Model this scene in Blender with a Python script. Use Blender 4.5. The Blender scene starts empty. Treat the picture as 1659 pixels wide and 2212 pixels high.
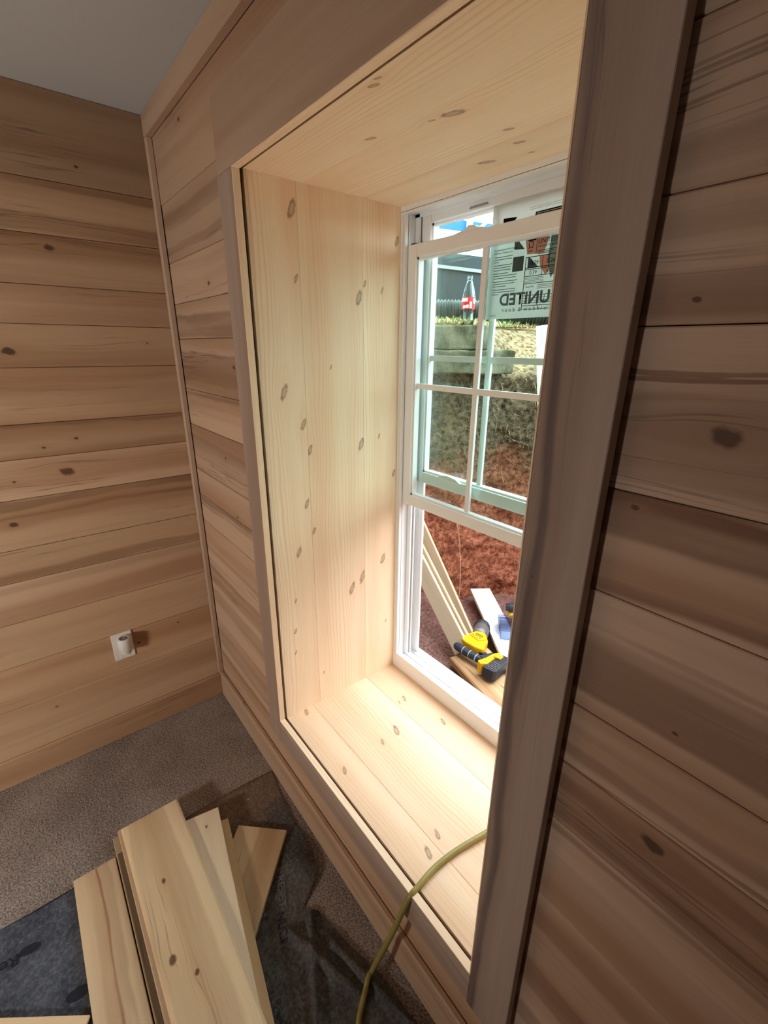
import bpy, math, random
from mathutils import Matrix, Vector, noise

random.seed(11)
SC = bpy.context.scene
COL = SC.collection

# ------------------------------------------------------------------ camera
F_PX = 984.295
CAM = Vector((1.78655, -0.49582, 1.50254))
RIGHT = Vector((0.62204842, 0.78293391, 0.00838222))
DOWN = Vector((0.27074759, -0.20504174, -0.94056027))
FWD = Vector((-0.73467783, 0.5873435, -0.33952336))
cd = bpy.data.cameras.new('camera')
cd.sensor_fit = 'HORIZONTAL'
cd.sensor_width = 36.0
cd.lens = F_PX / 1659.0 * 36.0
cd.clip_start = 0.01
cd.clip_end = 200
cam = bpy.data.objects.new('camera', cd)
COL.objects.link(cam)
cam.matrix_world = Matrix(((RIGHT.x, -DOWN.x, -FWD.x, CAM.x), (RIGHT.y, -DOWN.y, -FWD.y, CAM.y),
                           (RIGHT.z, -DOWN.z, -FWD.z, CAM.z), (0, 0, 0, 1)))
SC.camera = cam

# ------------------------------------------------------------------ light and exposure
SKY = 8.8
SUN = 9.0
LAMP_W = 22.5
w = bpy.data.worlds.new('hazy_sky')
SC.world = w
w.use_nodes = True
bg = w.node_tree.nodes['Background']
bg.inputs[0].default_value = (0.86, 0.94, 1.0, 1)
bg.inputs[1].default_value = SKY
sd = bpy.data.lights.new('sun', 'SUN')
sd.energy = SUN
sd.angle = math.radians(1.5)
sd.color = (1.0, 0.95, 0.86)
sun = bpy.data.objects.new('sun', sd)
COL.objects.link(sun)
sun.rotation_euler = Vector((1.2, 0.3, -1.6)).to_track_quat('-Z', 'Y').to_euler()
SC.view_settings.view_transform = 'Standard'
SC.view_settings.look = 'None'
SC.view_settings.gamma = 1.0
SC.view_settings.exposure = 0.0
SC.view_settings.use_curve_mapping = False
SC.cycles.use_denoising = True
SC.cycles.max_bounces = 7
SC.cycles.diffuse_bounces = 4
SC.cycles.glossy_bounces = 2
SC.cycles.use_adaptive_sampling = True
SC.cycles.adaptive_threshold = 0.08
SC.cycles.adaptive_min_samples = 16
SC.cycles.use_light_tree = False
SC.cycles.caustics_reflective = False
SC.cycles.caustics_refractive = False
SC.cycles.transparent_max_bounces = 16
SC.cycles.sample_clamp_indirect = 8.0

# ------------------------------------------------------------------ helpers
def srgb(r, g, b):
    f = lambda c: (c / 255 / 12.92) if c / 255 <= 0.04045 else ((c / 255 + 0.055) / 1.055) ** 2.4
    return (f(r), f(g), f(b), 1)

class NT:
    """small node tree writer"""
    def __init__(self, name):
        self.m = bpy.data.materials.new(name)
        self.m.use_nodes = True
        self.t = self.m.node_tree
        self.n = self.t.nodes
        self.bsdf = self.n['Principled BSDF']
        self.out = self.n['Material Output']
    def new(self, typ, **kw):
        nd = self.n.new(typ)
        for k, v in kw.items():
            setattr(nd, k, v)
        return nd
    def put(self, sock, v):
        if isinstance(v, bpy.types.NodeSocket):
            self.t.links.new(v, sock)
        elif v is not None:
            if hasattr(sock.default_value, '__len__') and not hasattr(v, '__len__'):
                sock.default_value = [v] * len(sock.default_value)
            else:
                try:
                    sock.default_value = v
                except Exception:
                    sock.default_value = tuple(v)[:len(sock.default_value)]
    def math(self, op, a, b=None, c=None, clamp=False):
        nd = self.new('ShaderNodeMath', operation=op, use_clamp=clamp)
        self.put(nd.inputs[0], a); self.put(nd.inputs[1], b); self.put(nd.inputs[2], c)
        return nd.outputs[0]
    def vec(self, x, y, z):
        nd = self.new('ShaderNodeCombineXYZ')
        self.put(nd.inputs[0], x); self.put(nd.inputs[1], y); self.put(nd.inputs[2], z)
        return nd.outputs[0]
    def sep(self, v):
        nd = self.new('ShaderNodeSeparateXYZ')
        self.put(nd.inputs[0], v)
        return nd.outputs[0], nd.outputs[1], nd.outputs[2]
    def noise(self, v, scale=1.0, detail=2.0, rough=0.5):
        nd = self.new('ShaderNodeTexNoise')
        self.put(nd.inputs['Vector'], v)
        nd.inputs['Scale'].default_value = scale
        nd.inputs['Detail'].default_value = detail
        nd.inputs['Roughness'].default_value = rough
        return nd.outputs['Fac']
    def voronoi(self, v, scale, feature='F1'):
        nd = self.new('ShaderNodeTexVoronoi', feature=feature)
        self.put(nd.inputs['Vector'], v)
        nd.inputs['Scale'].default_value = scale
        return nd.outputs['Distance']
    def smooth(self, v, a, b, lo=0.0, hi=1.0):
        nd = self.new('ShaderNodeMapRange', interpolation_type='SMOOTHSTEP')
        self.put(nd.inputs[0], v); self.put(nd.inputs[1], a); self.put(nd.inputs[2], b)
        self.put(nd.inputs[3], lo); self.put(nd.inputs[4], hi)
        return nd.outputs[0]
    def mix(self, f, a, b, mode='MIX'):
        nd = self.new('ShaderNodeMix', data_type='RGBA', blend_type=mode)
        self.put(nd.inputs[0], f); self.put(nd.inputs[6], a); self.put(nd.inputs[7], b)
        return nd.outputs[2]
    def attr(self, name, typ='OBJECT'):
        return self.new('ShaderNodeAttribute', attribute_type=typ, attribute_name=name)
    def coord(self, which='Object'):
        return self.new('ShaderNodeTexCoord').outputs[which]
    def bump(self, h, strength=0.3, dist=0.002):
        nd = self.new('ShaderNodeBump')
        nd.inputs['Strength'].default_value = strength
        nd.inputs['Distance'].default_value = dist
        self.put(nd.inputs['Height'], h)
        self.t.links.new(nd.outputs[0], self.bsdf.inputs['Normal'])
    def done(self, col=None, rough=0.6, spec=0.3):
        if col is not None:
            self.put(self.bsdf.inputs['Base Color'], col)
        self.put(self.bsdf.inputs['Roughness'], rough)
        self.bsdf.inputs['Specular IOR Level'].default_value = spec
        return self.m

def plain(name, col, rough=0.5, metal=0.0, var=0.06, scale=30, spec=0.4):
    t = NT(name)
    n = t.noise(t.coord(), scale, 4, 0.6)
    c = t.mix(n, tuple(x * (1 - var) for x in col[:3]) + (1,), tuple(min(1, x * (1 + var)) for x in col[:3]) + (1,))
    t.bsdf.inputs['Metallic'].default_value = metal
    return t.done(c, rough, spec)

def wood(name, sap, heart, dark, streak=0.5, band=1.0, lines=0.0, line_freq=420.0, knot_col=None, rough=0.62, knot_mix=0.85, hcol=None, kshear=0.25, kcore=0.0, nk=3):
    """board material: local x runs along the grain, y across; per-board numbers come from object properties"""
    t = NT(name)
    x, y, z = t.sep(t.coord())
    seed = t.attr('seed').outputs['Fac']
    tone = t.attr('tone').outputs['Fac']
    sx = t.math('MULTIPLY_ADD', seed, 13.7, x)
    sz = t.math('MULTIPLY_ADD', seed, 5.1, z)
    # grain wander
    wob = t.math('SUBTRACT', t.noise(t.vec(t.math('MULTIPLY', sx, 1.7), t.math('MULTIPLY', y, 5.0), sz), 1.0, 3, 0.5), 0.5)
    wy = t.math('MULTIPLY_ADD', wob, 0.055, y)
    knots = None
    halo = None
    kno = t.math('MULTIPLY', t.math('SUBTRACT', t.noise(t.vec(sx, y, sz), 90, 2), 0.5), 0.8)
    for i in range(1, nk + 1):
        kx, ky, kr = t.sep(t.attr('k%d' % i).outputs['Vector'])
        dx = t.math('SUBTRACT', x, kx)
        dy = t.math('SUBTRACT', y, ky)
        on = t.math('MINIMUM', t.math('MULTIPLY', kr, 2000.0), 1.0)
        r = t.math('MAXIMUM', kr, 0.0005)
        ex = t.math('DIVIDE', t.math('MULTIPLY_ADD', dy, kshear, dx), t.math('MULTIPLY', r, 1.5))
        ey = t.math('DIVIDE', dy, r)
        d = t.math('SQRT', t.math('ADD', t.math('MULTIPLY', ex, ex), t.math('MULTIPLY', ey, ey)))
        kn = t.math('MULTIPLY', t.smooth(t.math('ADD', d, kno), 1.15, 0.55), on)
        if kcore:
            kn = t.math('MULTIPLY', kn, t.math('SUBTRACT', 1.0, t.math('MULTIPLY', t.smooth(d, 0.75, 0.35), kcore)))
        knots = kn if knots is None else t.math('MAXIMUM', knots, kn)
        if i > 4:
            continue
        fx = t.math('DIVIDE', dx, t.math('MULTIPLY', r, 6.0))
        fy = t.math('DIVIDE', dy, t.math('MULTIPLY', r, 2.2))
        g = t.math('MULTIPLY', t.math('EXPONENT', t.math('MULTIPLY', t.math('ADD', t.math('MULTIPLY', fx, fx), t.math('MULTIPLY', fy, fy)), -1.0)), on)
        wy = t.math('SUBTRACT', wy, t.math('MULTIPLY', t.math('MULTIPLY', g, dy), 0.75))
        halo = g if halo is None else t.math('MAXIMUM', halo, g)
    b = t.noise(t.vec(t.math('MULTIPLY', sx, 0.45), t.math('MULTIPLY', wy, 9.0), sz), 1.0, 2.0, 0.45)
    b = t.math('MULTIPLY', t.smooth(b, 0.40, 0.68), band)
    col = t.mix(b, sap, heart)
    hno = t.math('MULTIPLY', t.math('SUBTRACT', t.noise(t.vec(t.math('MULTIPLY', sx, 9.0), t.math('MULTIPLY', y, 30.0), sz), 1.0, 3), 0.5), 0.012)
    hgate = t.smooth(t.noise(t.vec(t.math('MULTIPLY', sx, 2.2), t.math('MULTIPLY', wy, 22.0), sz), 1.0, 2), 0.25, 0.6, 0.45, 1.0)
    # heart-wood bands placed per board: (centre, half width, amount)
    for i in (1, 2, 3):
        hy, hw, ha = t.sep(t.attr('h%d' % i).outputs['Vector'])
        e = t.math('SUBTRACT', t.math('ABSOLUTE', t.math('SUBTRACT', wy, hy)), hw)
        e = t.math('ADD', e, hno)
        hlo = t.math('MAXIMUM', t.math('MINIMUM', t.math('MULTIPLY', hw, 0.7), 0.006), 0.0004)
        mk = t.math('MULTIPLY', t.smooth(e, hlo, t.math('MULTIPLY', hlo, -1.0)), t.math('MULTIPLY', ha, hgate))
        col = t.mix(mk, col, hcol or dark)
    # soft darker streaks and sharp mineral lines
    s1 = t.noise(t.vec(t.math('MULTIPLY', sx, 0.9), t.math('MULTIPLY', wy, 48.0), sz), 1.0, 3, 0.55)
    gate = t.smooth(t.noise(t.vec(t.math('MULTIPLY', sx, 1.6), t.math('MULTIPLY', wy, 9.0), t.math('ADD', sz, 9.0)), 1.0, 1), 0.52, 0.70)
    ln = t.math('MULTIPLY', t.smooth(t.math('ABSOLUTE', t.math('SUBTRACT', s1, 0.5)), 0.022, 0.0), t.math('MULTIPLY', gate, streak))
    col = t.mix(ln, col, dark)
    soft = t.math('MULTIPLY', t.smooth(s1, 0.52, 0.78), 0.22 * streak)
    col = t.mix(soft, col, dark)
    if lines > 0:
        ph = t.math('MULTIPLY_ADD', wy, line_freq, t.math('MULTIPLY', t.noise(t.vec(t.math('MULTIPLY', sx, 1.2), t.math('MULTIPLY', wy, 14.0), sz), 1.0, 2), 22.0))
        rg = t.smooth(t.math('SINE', ph), 0.1, 1.0)
        fade = t.smooth(t.noise(t.vec(t.math('MULTIPLY', sx, 0.7), t.math('MULTIPLY', wy, 12.0), t.math('ADD', sz, 3.0)), 1.0, 1), 0.40, 0.66)
        col = t.mix(t.math('MULTIPLY', rg, t.math('MULTIPLY_ADD', fade, lines, 0.04)), col, heart)
    fine = t.noise(t.vec(t.math('MULTIPLY', sx, 9.0), t.math('MULTIPLY', wy, 420.0), sz), 1.0, 3, 0.6)
    col = t.mix(0.5, col, t.mix(fine, (0.80, 0.78, 0.76, 1), (1.16, 1.16, 1.16, 1)), 'MULTIPLY')
    kc = knot_col or dark
    col = t.mix(t.math('MULTIPLY', halo, 0.22), col, heart)
    col = t.mix(t.math('MULTIPLY', knots, knot_mix), col, kc)
    hue = t.attr('hue').outputs['Fac']     # pinkish-grey heart tint of some boards
    col = t.mix(hue, col, t.mix(1.0, col, (0.96, 1.04, 1.26, 1), 'MULTIPLY'))
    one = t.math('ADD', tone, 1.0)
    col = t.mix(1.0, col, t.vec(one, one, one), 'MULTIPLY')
    t.bump(t.noise(t.vec(t.math('MULTIPLY', x, 9.0), t.math('MULTIPLY', y, 420.0), z), 1.0, 1, 0.5), 0.12, 0.001)
    return t.done(col, rough, 0.25)

M = {}
M['poplar'] = wood('poplar_boards', srgb(200, 167, 136), srgb(162, 121, 89), srgb(78, 52, 38), 0.5, 0.8, hcol=srgb(120, 84, 60))
M['poplar_casing'] = wood('poplar_casing', srgb(196, 170, 146), srgb(164, 132, 106), srgb(98, 82, 78), 0.35, 0.7)
M['plank'] = wood('fresh_poplar_planks', srgb(232, 206, 168), srgb(196, 160, 120), srgb(84, 58, 40), 0.5, 0.8, hcol=srgb(150, 108, 74))
M['pine'] = wood('clear_pine', srgb(250, 225, 194), srgb(231, 182, 139), srgb(160, 116, 80), 0.10, 0.42, 0.36, 560.0, srgb(132, 96, 70), 0.5, 0.8, None, 1.1, 0.45, 9)
M['lumber'] = wood('weathered_lumber', srgb(206, 186, 158), srgb(176, 140, 104), srgb(120, 84, 56), 0.3, 0.5, 0.25, 380.0)

Wm = {}
def link(o, Mw=None, parent=None):
    Mw = Mw or Matrix.Identity(4)
    COL.objects.link(o)
    if parent is not None:
        o.parent = parent
        o.matrix_local = Wm[parent.name].inverted() @ Mw
    else:
        o.matrix_world = Mw
    Wm[o.name] = Mw
    return o

class MB:
    def __init__(self):
        self.v = []; self.f = []
    def add(self, vs, fs):
        b = len(self.v)
        self.v += [tuple(p) for p in vs]
        self.f += [tuple(i + b for i in f) for f in fs]
        return self
    def box(self, x0, x1, y0, y1, z0, z1):
        x0, x1 = sorted((x0, x1)); y0, y1 = sorted((y0, y1)); z0, z1 = sorted((z0, z1))
        return self.add([(x0, y0, z0), (x1, y0, z0), (x1, y1, z0), (x0, y1, z0), (x0, y0, z1), (x1, y0, z1), (x1, y1, z1), (x0, y1, z1)],
                        [(0, 3, 2, 1), (4, 5, 6, 7), (0, 1, 5, 4), (1, 2, 6, 5), (2, 3, 7, 6), (3, 0, 4, 7)])
    def prism(self, pts, d0, d1, axis='z'):
        """polygon pts (counter-clockwise) swept along an axis"""
        n = len(pts)
        def P(p, d):
            return {'z': (p[0], p[1], d), 'y': (p[0], d, p[1]), 'x': (d, p[0], p[1])}[axis]
        vs = [P(p, d0) for p in pts] + [P(p, d1) for p in pts]
        fs = [tuple(range(n))[::-1], tuple(range(n, 2 * n))] + [(i, (i + 1) % n, n + (i + 1) % n, n + i) for i in range(n)]
        return self.add(vs, fs)
    def tube(self, path, r, n=10, caps=True):
        path = [Vector(p) for p in path]
        rs = r if hasattr(r, '__len__') else [r] * len(path)
        up = None
        vs = []; fs = []
        for i, p in enumerate(path):
            d = (path[min(i + 1, len(path) - 1)] - path[max(i - 1, 0)]).normalized()
            if up is None:
                up = d.orthogonal().normalized()
            up = (up - d * up.dot(d)).normalized()
            s = d.cross(up)
            for k in range(n):
                a = 2 * math.pi * k / n
                vs.append(p + (up * math.cos(a) + s * math.sin(a)) * rs[i])
        for i in range(len(path) - 1):
            for k in range(n):
                fs.append((i * n + k, i * n + (k + 1) % n, (i + 1) * n + (k + 1) % n, (i + 1) * n + k))
        if caps:
            fs.append(tuple(range(n))[::-1]); fs.append(tuple(range((len(path) - 1) * n, len(path) * n)))
        return self.add(vs, fs)
    def lathe(self, prof, n=20, cx=0, cy=0):
        vs = []; fs = []
        for r, z in prof:
            for k in range(n):
                a = 2 * math.pi * k / n
                vs.append((cx + r * math.cos(a), cy + r * math.sin(a), z))
        for i in range(len(prof) - 1):
            for k in range(n):
                fs.append((i * n + k, i * n + (k + 1) % n, (i + 1) * n + (k + 1) % n, (i + 1) * n + k))
        return self.add(vs, fs)
    def mesh(self, name):
        me = bpy.data.meshes.new(name)
        me.from_pydata(self.v, [], self.f)
        me.update()
        return me

def obj(name, mb, mat, parent=None, Mw=None, smooth=False, bevel=0, **props):
    me = mb.mesh(name) if isinstance(mb, MB) else mb
    if mat and not me.materials:
        me.materials.append(M[mat] if isinstance(mat, str) else mat)
    o = bpy.data.objects.new(name, me)
    if smooth:
        for p in me.polygons:
            p.use_smooth = True
    for k, v in props.items():
        o[k] = v
    link(o, Mw, parent)
    if bevel:
        b = o.modifiers.new('bevel', 'BEVEL')
        b.width = bevel; b.segments = 2; b.limit_method = 'ANGLE'
    return o

def empty(name, loc=(0, 0, 0), rz=0.0, **props):
    o = bpy.data.objects.new(name, None)
    o.empty_display_size = 0.05
    for k, v in props.items():
        o[k] = v
    return link(o, Matrix.Translation(loc) @ Matrix.Rotation(rz, 4, 'Z'))

def tag(o, label, cat, group=None):
    o['label'] = label; o['category'] = cat
    if group:
        o['group'] = group
    return o

def frame(origin, X, Z):
    X = Vector(X).normalized(); Z = Vector(Z).normalized()
    Y = Z.cross(X).normalized()
    Z = X.cross(Y)
    return Matrix(((X.x, Y.x, Z.x, origin[0]), (X.y, Y.y, Z.y, origin[1]), (X.z, Y.z, Z.z, origin[2]), (0, 0, 0, 1)))

SEED = [0]
def board(name, Mw, L, Wd, T, mat, parent=None, ch=0.0015, knots=(), hearts=(), tone=0.0, hue=0.0, seed=None, skew=0.0, **props):
    """chamfered board: face at local z=0, body below; knots are world points with a radius"""
    a, b, c = L / 2, Wd / 2, ch
    vs = []
    for z, i in ((0, c), (-c, 0), (-T + c, 0), (-T, c)):
        for sx, sy in ((-1, -1), (1, -1), (1, 1), (-1, 1)):
            xx = sx * (a - i)
            yy = sy * (b - i)
            vs.append((xx + skew * yy / Wd, yy, z))
    fs = [(0, 1, 2, 3), (15, 14, 13, 12)]
    for r in range(3):
        for k in range(4):
            fs.append((r * 4 + k, r * 4 + 4 + k, r * 4 + 4 + (k + 1) % 4, r * 4 + (k + 1) % 4))
    mb = MB().add(vs, fs)
    SEED[0] += 1
    pr = dict(seed=float((seed if seed is not None else SEED[0]) % 97) * 0.731, tone=float(tone), hue=float(hue))
    inv = Mw.inverted()
    for i, k in enumerate(knots[:9]):
        p = inv @ Vector(k[:3])
        pr['k%d' % (i + 1)] = (p.x, p.y, float(k[3]))
    for i, h in enumerate(hearts[:3]):
        pr['h%d' % (i + 1)] = tuple(float(q) for q in h)
    pr.update(props)
    return obj(name, mb, mat, parent, Mw, **pr)

def text(body, size, mat, name, Mw, parent, flip=False, align='LEFT', sx=1.0, bold=0.0):
    cu = bpy.data.curves.new(name, 'FONT')
    cu.body = body; cu.size = size; cu.align_x = align; cu.offset = bold
    o = bpy.data.objects.new(name, cu)
    COL.objects.link(o)
    dg = bpy.context.evaluated_depsgraph_get()
    me = bpy.data.meshes.new_from_object(o.evaluated_get(dg))
    bpy.data.objects.remove(o); bpy.data.curves.remove(cu)
    me.name = name
    me.transform(Matrix.Diagonal((-sx if flip else sx, 1, 1, 1)))
    me.materials.clear()
    return obj(name, me, mat, parent, Mw)

# ------------------------------------------------------------------ plain materials
def carpet_mat():
    t = NT('carpet')
    co = t.coord()
    n1 = t.noise(co, 3.0, 4, 0.6)
    n2 = t.noise(co, 190.0, 4, 0.85)
    n3 = t.noise(co, 45.0, 4, 0.65)
    c = t.mix(t.smooth(n1, 0.35, 0.7), srgb(126, 110, 106), srgb(190, 176, 170))
    c = t.mix(t.smooth(n3, 0.3, 0.7), t.mix(0.25, c, srgb(70, 54, 50)), c)
    c = t.mix(t.smooth(n2, 0.36, 0.64), t.mix(0.75, c, srgb(52, 40, 38)), t.mix(0.45, c, srgb(220, 208, 198)))
    t.bump(t.math('ADD', n2, t.math('MULTIPLY', n3, 0.6)), 0.6, 0.006)
    return t.done(c, 0.95, 0.05)
M['carpet'] = carpet_mat()
M['ceiling'] = plain('ceiling_paint', srgb(192, 196, 200), 0.9, var=0.03, scale=120)
M['core'] = plain('dark_wall_core', srgb(40, 32, 28), 0.9)
M['vinyl'] = plain('white_vinyl', srgb(236, 236, 236), 0.35, var=0.01, spec=0.5)
M['plate'] = plain('white_plastic', srgb(226, 224, 220), 0.4, var=0.02)
M['slot'] = plain('dark_slot', srgb(60, 54, 52), 0.6)
M['grey_top'] = plain('grey_plastic', srgb(150, 150, 152), 0.5)

def underlay_mat():
    t = NT('underlayment_felt')
    co = t.coord()
    x, y, z = t.sep(co)
    n1 = t.noise(co, 9.0, 4, 0.65)
    n2 = t.noise(co, 120.0, 4, 0.7)
    c = t.mix(t.smooth(n1, 0.3, 0.7), srgb(58, 66, 82), srgb(92, 100, 114))
    right = t.smooth(y, -0.40, -0.25)
    c = t.mix(right, c, t.mix(t.smooth(n1, 0.3, 0.7), srgb(66, 66, 64), srgb(100, 96, 92)))
    dust = t.math('MULTIPLY', t.smooth(t.math('ADD', x, t.math('MULTIPLY', t.math('SUBTRACT', n1, 0.5), 0.25)), 0.72, 0.62), right)
    c = t.mix(t.math('MULTIPLY', dust, 0.7), c, srgb(152, 124, 100))
    c = t.mix(t.smooth(n2, 0.35, 0.75), t.mix(0.35, c, (0.01, 0.01, 0.012, 1)), t.mix(0.18, c, (0.4, 0.42, 0.45, 1)))
    t.bump(t.math('ADD', n2, n1), 0.5, 0.003)
    return t.done(c, 0.75, 0.25)
M['underlay'] = underlay_mat()
M['ink'] = plain('dark_blue_ink', srgb(30, 34, 48), 0.8)
M['ink_pale'] = plain('pale_grey_ink', srgb(112, 116, 122), 0.8)

def glass_mat(name, tint, gloss=0.12):
    t = NT(name)
    tr = t.new('ShaderNodeBsdfTransparent'); tr.inputs[0].default_value = tint
    gl = t.new('ShaderNodeBsdfGlossy'); gl.inputs['Roughness'].default_value = 0.02
    fr = t.new('ShaderNodeFresnel'); fr.inputs[0].default_value = 1.45
    fac = t.math('MULTIPLY', fr.outputs[0], gloss)
    mx = t.new('ShaderNodeMixShader')
    t.t.links.new(fac, mx.inputs[0]); t.t.links.new(tr.outputs[0], mx.inputs[1]); t.t.links.new(gl.outputs[0], mx.inputs[2])
    t.t.links.new(mx.outputs[0], t.out.inputs[0])
    return t.m
M['glass'] = glass_mat('window_glass', (0.895, 0.972, 0.952, 1))
M['clear_glass'] = glass_mat('clear_glass', (0.95, 0.985, 0.98, 1))
M['bottle'] = glass_mat('bottle_plastic', (0.90, 0.93, 0.93, 1), 0.9)
M['tub'] = glass_mat('tub_plastic', (0.72, 0.80, 0.95, 1), 0.6)

def paper_mat():
    t = NT('label_paper')
    n = t.noise(t.coord(), 80, 2)
    c = t.mix(n, srgb(222, 224, 220), srgb(232, 233, 230))
    t.done(c, 0.7, 0.1)
    tl = t.new('ShaderNodeBsdfTranslucent'); t.put(tl.inputs[0], c)
    mx = t.new('ShaderNodeMixShader'); mx.inputs[0].default_value = 0.35
    t.t.links.new(t.bsdf.outputs[0], mx.inputs[1]); t.t.links.new(tl.outputs[0], mx.inputs[2])
    t.t.links.new(mx.outputs[0], t.out.inputs[0])
    return t.m
M['paper'] = paper_mat()
def print_mat(name, col):
    t = NT(name)
    c = t.mix(t.noise(t.coord(), 60, 2), tuple(x * 0.95 for x in col[:3]) + (1,), col)
    t.done(c, 0.7, 0.1)
    tl = t.new('ShaderNodeBsdfTranslucent'); t.put(tl.inputs[0], c)
    mx = t.new('ShaderNodeMixShader'); mx.inputs[0].default_value = 0.45
    t.t.links.new(t.bsdf.outputs[0], mx.inputs[1]); t.t.links.new(tl.outputs[0], mx.inputs[2])
    t.t.links.new(mx.outputs[0], t.out.inputs[0])
    return t.m
M['print_black'] = print_mat('black_print', srgb(28, 30, 34))
M['print_grey'] = print_mat('grey_print', srgb(120, 126, 128))
M['print_light'] = print_mat('light_grey_print', srgb(176, 182, 182))
M['print_red'] = print_mat('salmon_print', srgb(250, 184, 168))

def clay_mat():
    t = NT('red_clay')
    co = t.coord()
    x, y, z = t.sep(co)
    n1 = t.noise(co, 6.0, 5, 0.65)
    n2 = t.noise(co, 40.0, 5, 0.7)
    n3 = t.noise(co, 140.0, 3, 0.7)
    clay = t.mix(t.smooth(n2, 0.3, 0.7), srgb(132, 66, 46), srgb(228, 150, 116))
    brown = t.mix(t.smooth(n2, 0.3, 0.7), srgb(66, 52, 38), srgb(172, 146, 118))
    up = t.smooth(t.math('ADD', z, t.math('MULTIPLY', t.math('SUBTRACT', n1, 0.5), 0.45)), 0.86, 1.02)
    c = t.mix(up, clay, brown)
    str_ = t.smooth(t.math('ADD', z, t.math('MULTIPLY', t.math('SUBTRACT', n1, 0.5), 0.12)), 1.36, 1.44)
    c = t.mix(str_, c, t.mix(t.smooth(n2, 0.35, 0.65), srgb(120, 86, 60), srgb(214, 186, 148)))
    c = t.mix(t.smooth(n3, 0.55, 0.8), c, t.mix(0.5, c, (0.02, 0.012, 0.01, 1)))
    t.bump(t.math('ADD', n2, t.math('MULTIPLY', n3, 0.7)), 1.0, 0.03)
    return t.done(c, 0.95, 0.05)
M['clay'] = clay_mat()
def pit_mat():
    t = NT('pit_floor_soil')
    co = t.coord()
    n1 = t.noise(co, 7.0, 4, 0.6)
    n2 = t.noise(co, 80.0, 5, 0.75)
    c = t.mix(t.smooth(n1, 0.3, 0.7), srgb(140, 88, 74), srgb(176, 130, 118))
    c = t.mix(t.smooth(n2, 0.35, 0.7), t.mix(0.5, c, srgb(70, 36, 28)), t.mix(0.3, c, srgb(206, 184, 176)))
    t.bump(n2, 0.9, 0.015)
    return t.done(c, 0.95, 0.05)
M['pit'] = pit_mat()
def grade_mat():
    t = NT('grade_soil_and_straw')
    co = t.coord()
    n1 = t.noise(co, 3.0, 4, 0.6)
    n2 = t.noise(co, 60.0, 5, 0.75)
    c = t.mix(t.smooth(n1, 0.35, 0.65), srgb(168, 134, 100), srgb(158, 96, 66))
    c = t.mix(t.smooth(n2, 0.35, 0.7), t.mix(0.55, c, srgb(74, 52, 34)), t.mix(0.4, c, srgb(226, 210, 176)))
    t.bump(n2, 0.9, 0.02)
    return t.done(c, 0.95, 0.05)
M['grade'] = grade_mat()
def concrete_mat():
    t = NT('stained_concrete')
    co = t.coord()
    n1 = t.noise(co, 9.0, 5, 0.65)
    n2 = t.noise(co, 90.0, 4, 0.7)
    c = t.mix(t.smooth(n1, 0.3, 0.7), srgb(74, 70, 52), srgb(150, 142, 120))
    c = t.mix(t.smooth(n2, 0.5, 0.8), c, t.mix(0.5, c, srgb(48, 44, 32)))
    t.bump(n2, 0.6, 0.008)
    return t.done(c, 0.9, 0.1)
M['concrete'] = concrete_mat()
M['pipe'] = plain('black_corrugated_plastic', srgb(44, 52, 50), 0.45, var=0.15, scale=20)
M['dark_metal'] = plain('dark_trailer_steel', srgb(42, 50, 56), 0.5, var=0.25, scale=8)
M['trim_pale'] = plain('pale_stripe', srgb(150, 160, 160), 0.5)
M['canopy_blue'] = plain('blue_canopy_cloth', srgb(18, 98, 214), 0.6, var=0.08, scale=3)
M['canopy_pole'] = plain('painted_pole', srgb(170, 184, 214), 0.4)
M['yellow'] = plain('yellow_tool_plastic', srgb(238, 178, 18), 0.4, var=0.04)
M['tool_black'] = plain('black_tool_rubber', srgb(44, 46, 54), 0.5, var=0.1)
M['tool_grey'] = plain('grey_tool_metal', srgb(112, 108, 106), 0.4, 0.4, var=0.15)
M['white_wood'] = wood('whitewashed_board', srgb(218, 212, 200), srgb(190, 182, 170), srgb(132, 122, 112), 0.5, 0.5)
M['osb'] = wood('stained_board', srgb(196, 160, 118), srgb(150, 106, 70), srgb(92, 58, 38), 0.8, 0.8, 0.25, 300.0)
M['red_label'] = plain('red_bottle_label', srgb(206, 34, 44), 0.5)
M['white_label'] = plain('white_label_print', srgb(224, 220, 212), 0.5)
M['grass'] = plain('green_grass', srgb(122, 142, 84), 0.7, var=0.3, scale=40)
M['straw'] = plain('dry_straw', srgb(206, 186, 140), 0.8, var=0.25, scale=40)
M['root'] = plain('pale_root', srgb(190, 152, 118), 0.8)
M['stucco'] = plain('grey_foundation', srgb(150, 146, 138), 0.9, var=0.1)
def hose_mat():
    t = NT('yellow_green_hose')
    n = t.noise(t.coord(), 25, 2)
    c = t.mix(n, srgb(138, 128, 66), srgb(162, 152, 86))
    t.bsdf.inputs['Subsurface Weight'].default_value = 0.15
    t.bsdf.inputs['Subsurface Radius'].default_value = (0.004, 0.004, 0.002)
    return t.done(c, 0.35, 0.5)
M['hose'] = hose_mat()

def emis(name, col, s):
    t = NT(name)
    t.bsdf.inputs['Emission Color'].default_value = col
    t.bsdf.inputs['Emission Strength'].default_value = s
    return t.done((0.8, 0.8, 0.8, 1), 0.4)
M['lamp_glass'] = emis('lit_lamp_glass', (1.0, 0.84, 0.66, 1), 4.0)

# ------------------------------------------------------------------ room shell
H = 2.155
XL, ZB, ZT, XR, XR2 = 0.659, 0.343, 1.868, 1.481, 1.567       # casing inner edges
PX0, PX1, PZ0, PZ1, DEP = 0.656, 1.484, 0.337, 1.870, 0.460     # pine lining faces
RX, BY = 3.9, -3.6
GAP = 0.0012

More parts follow.
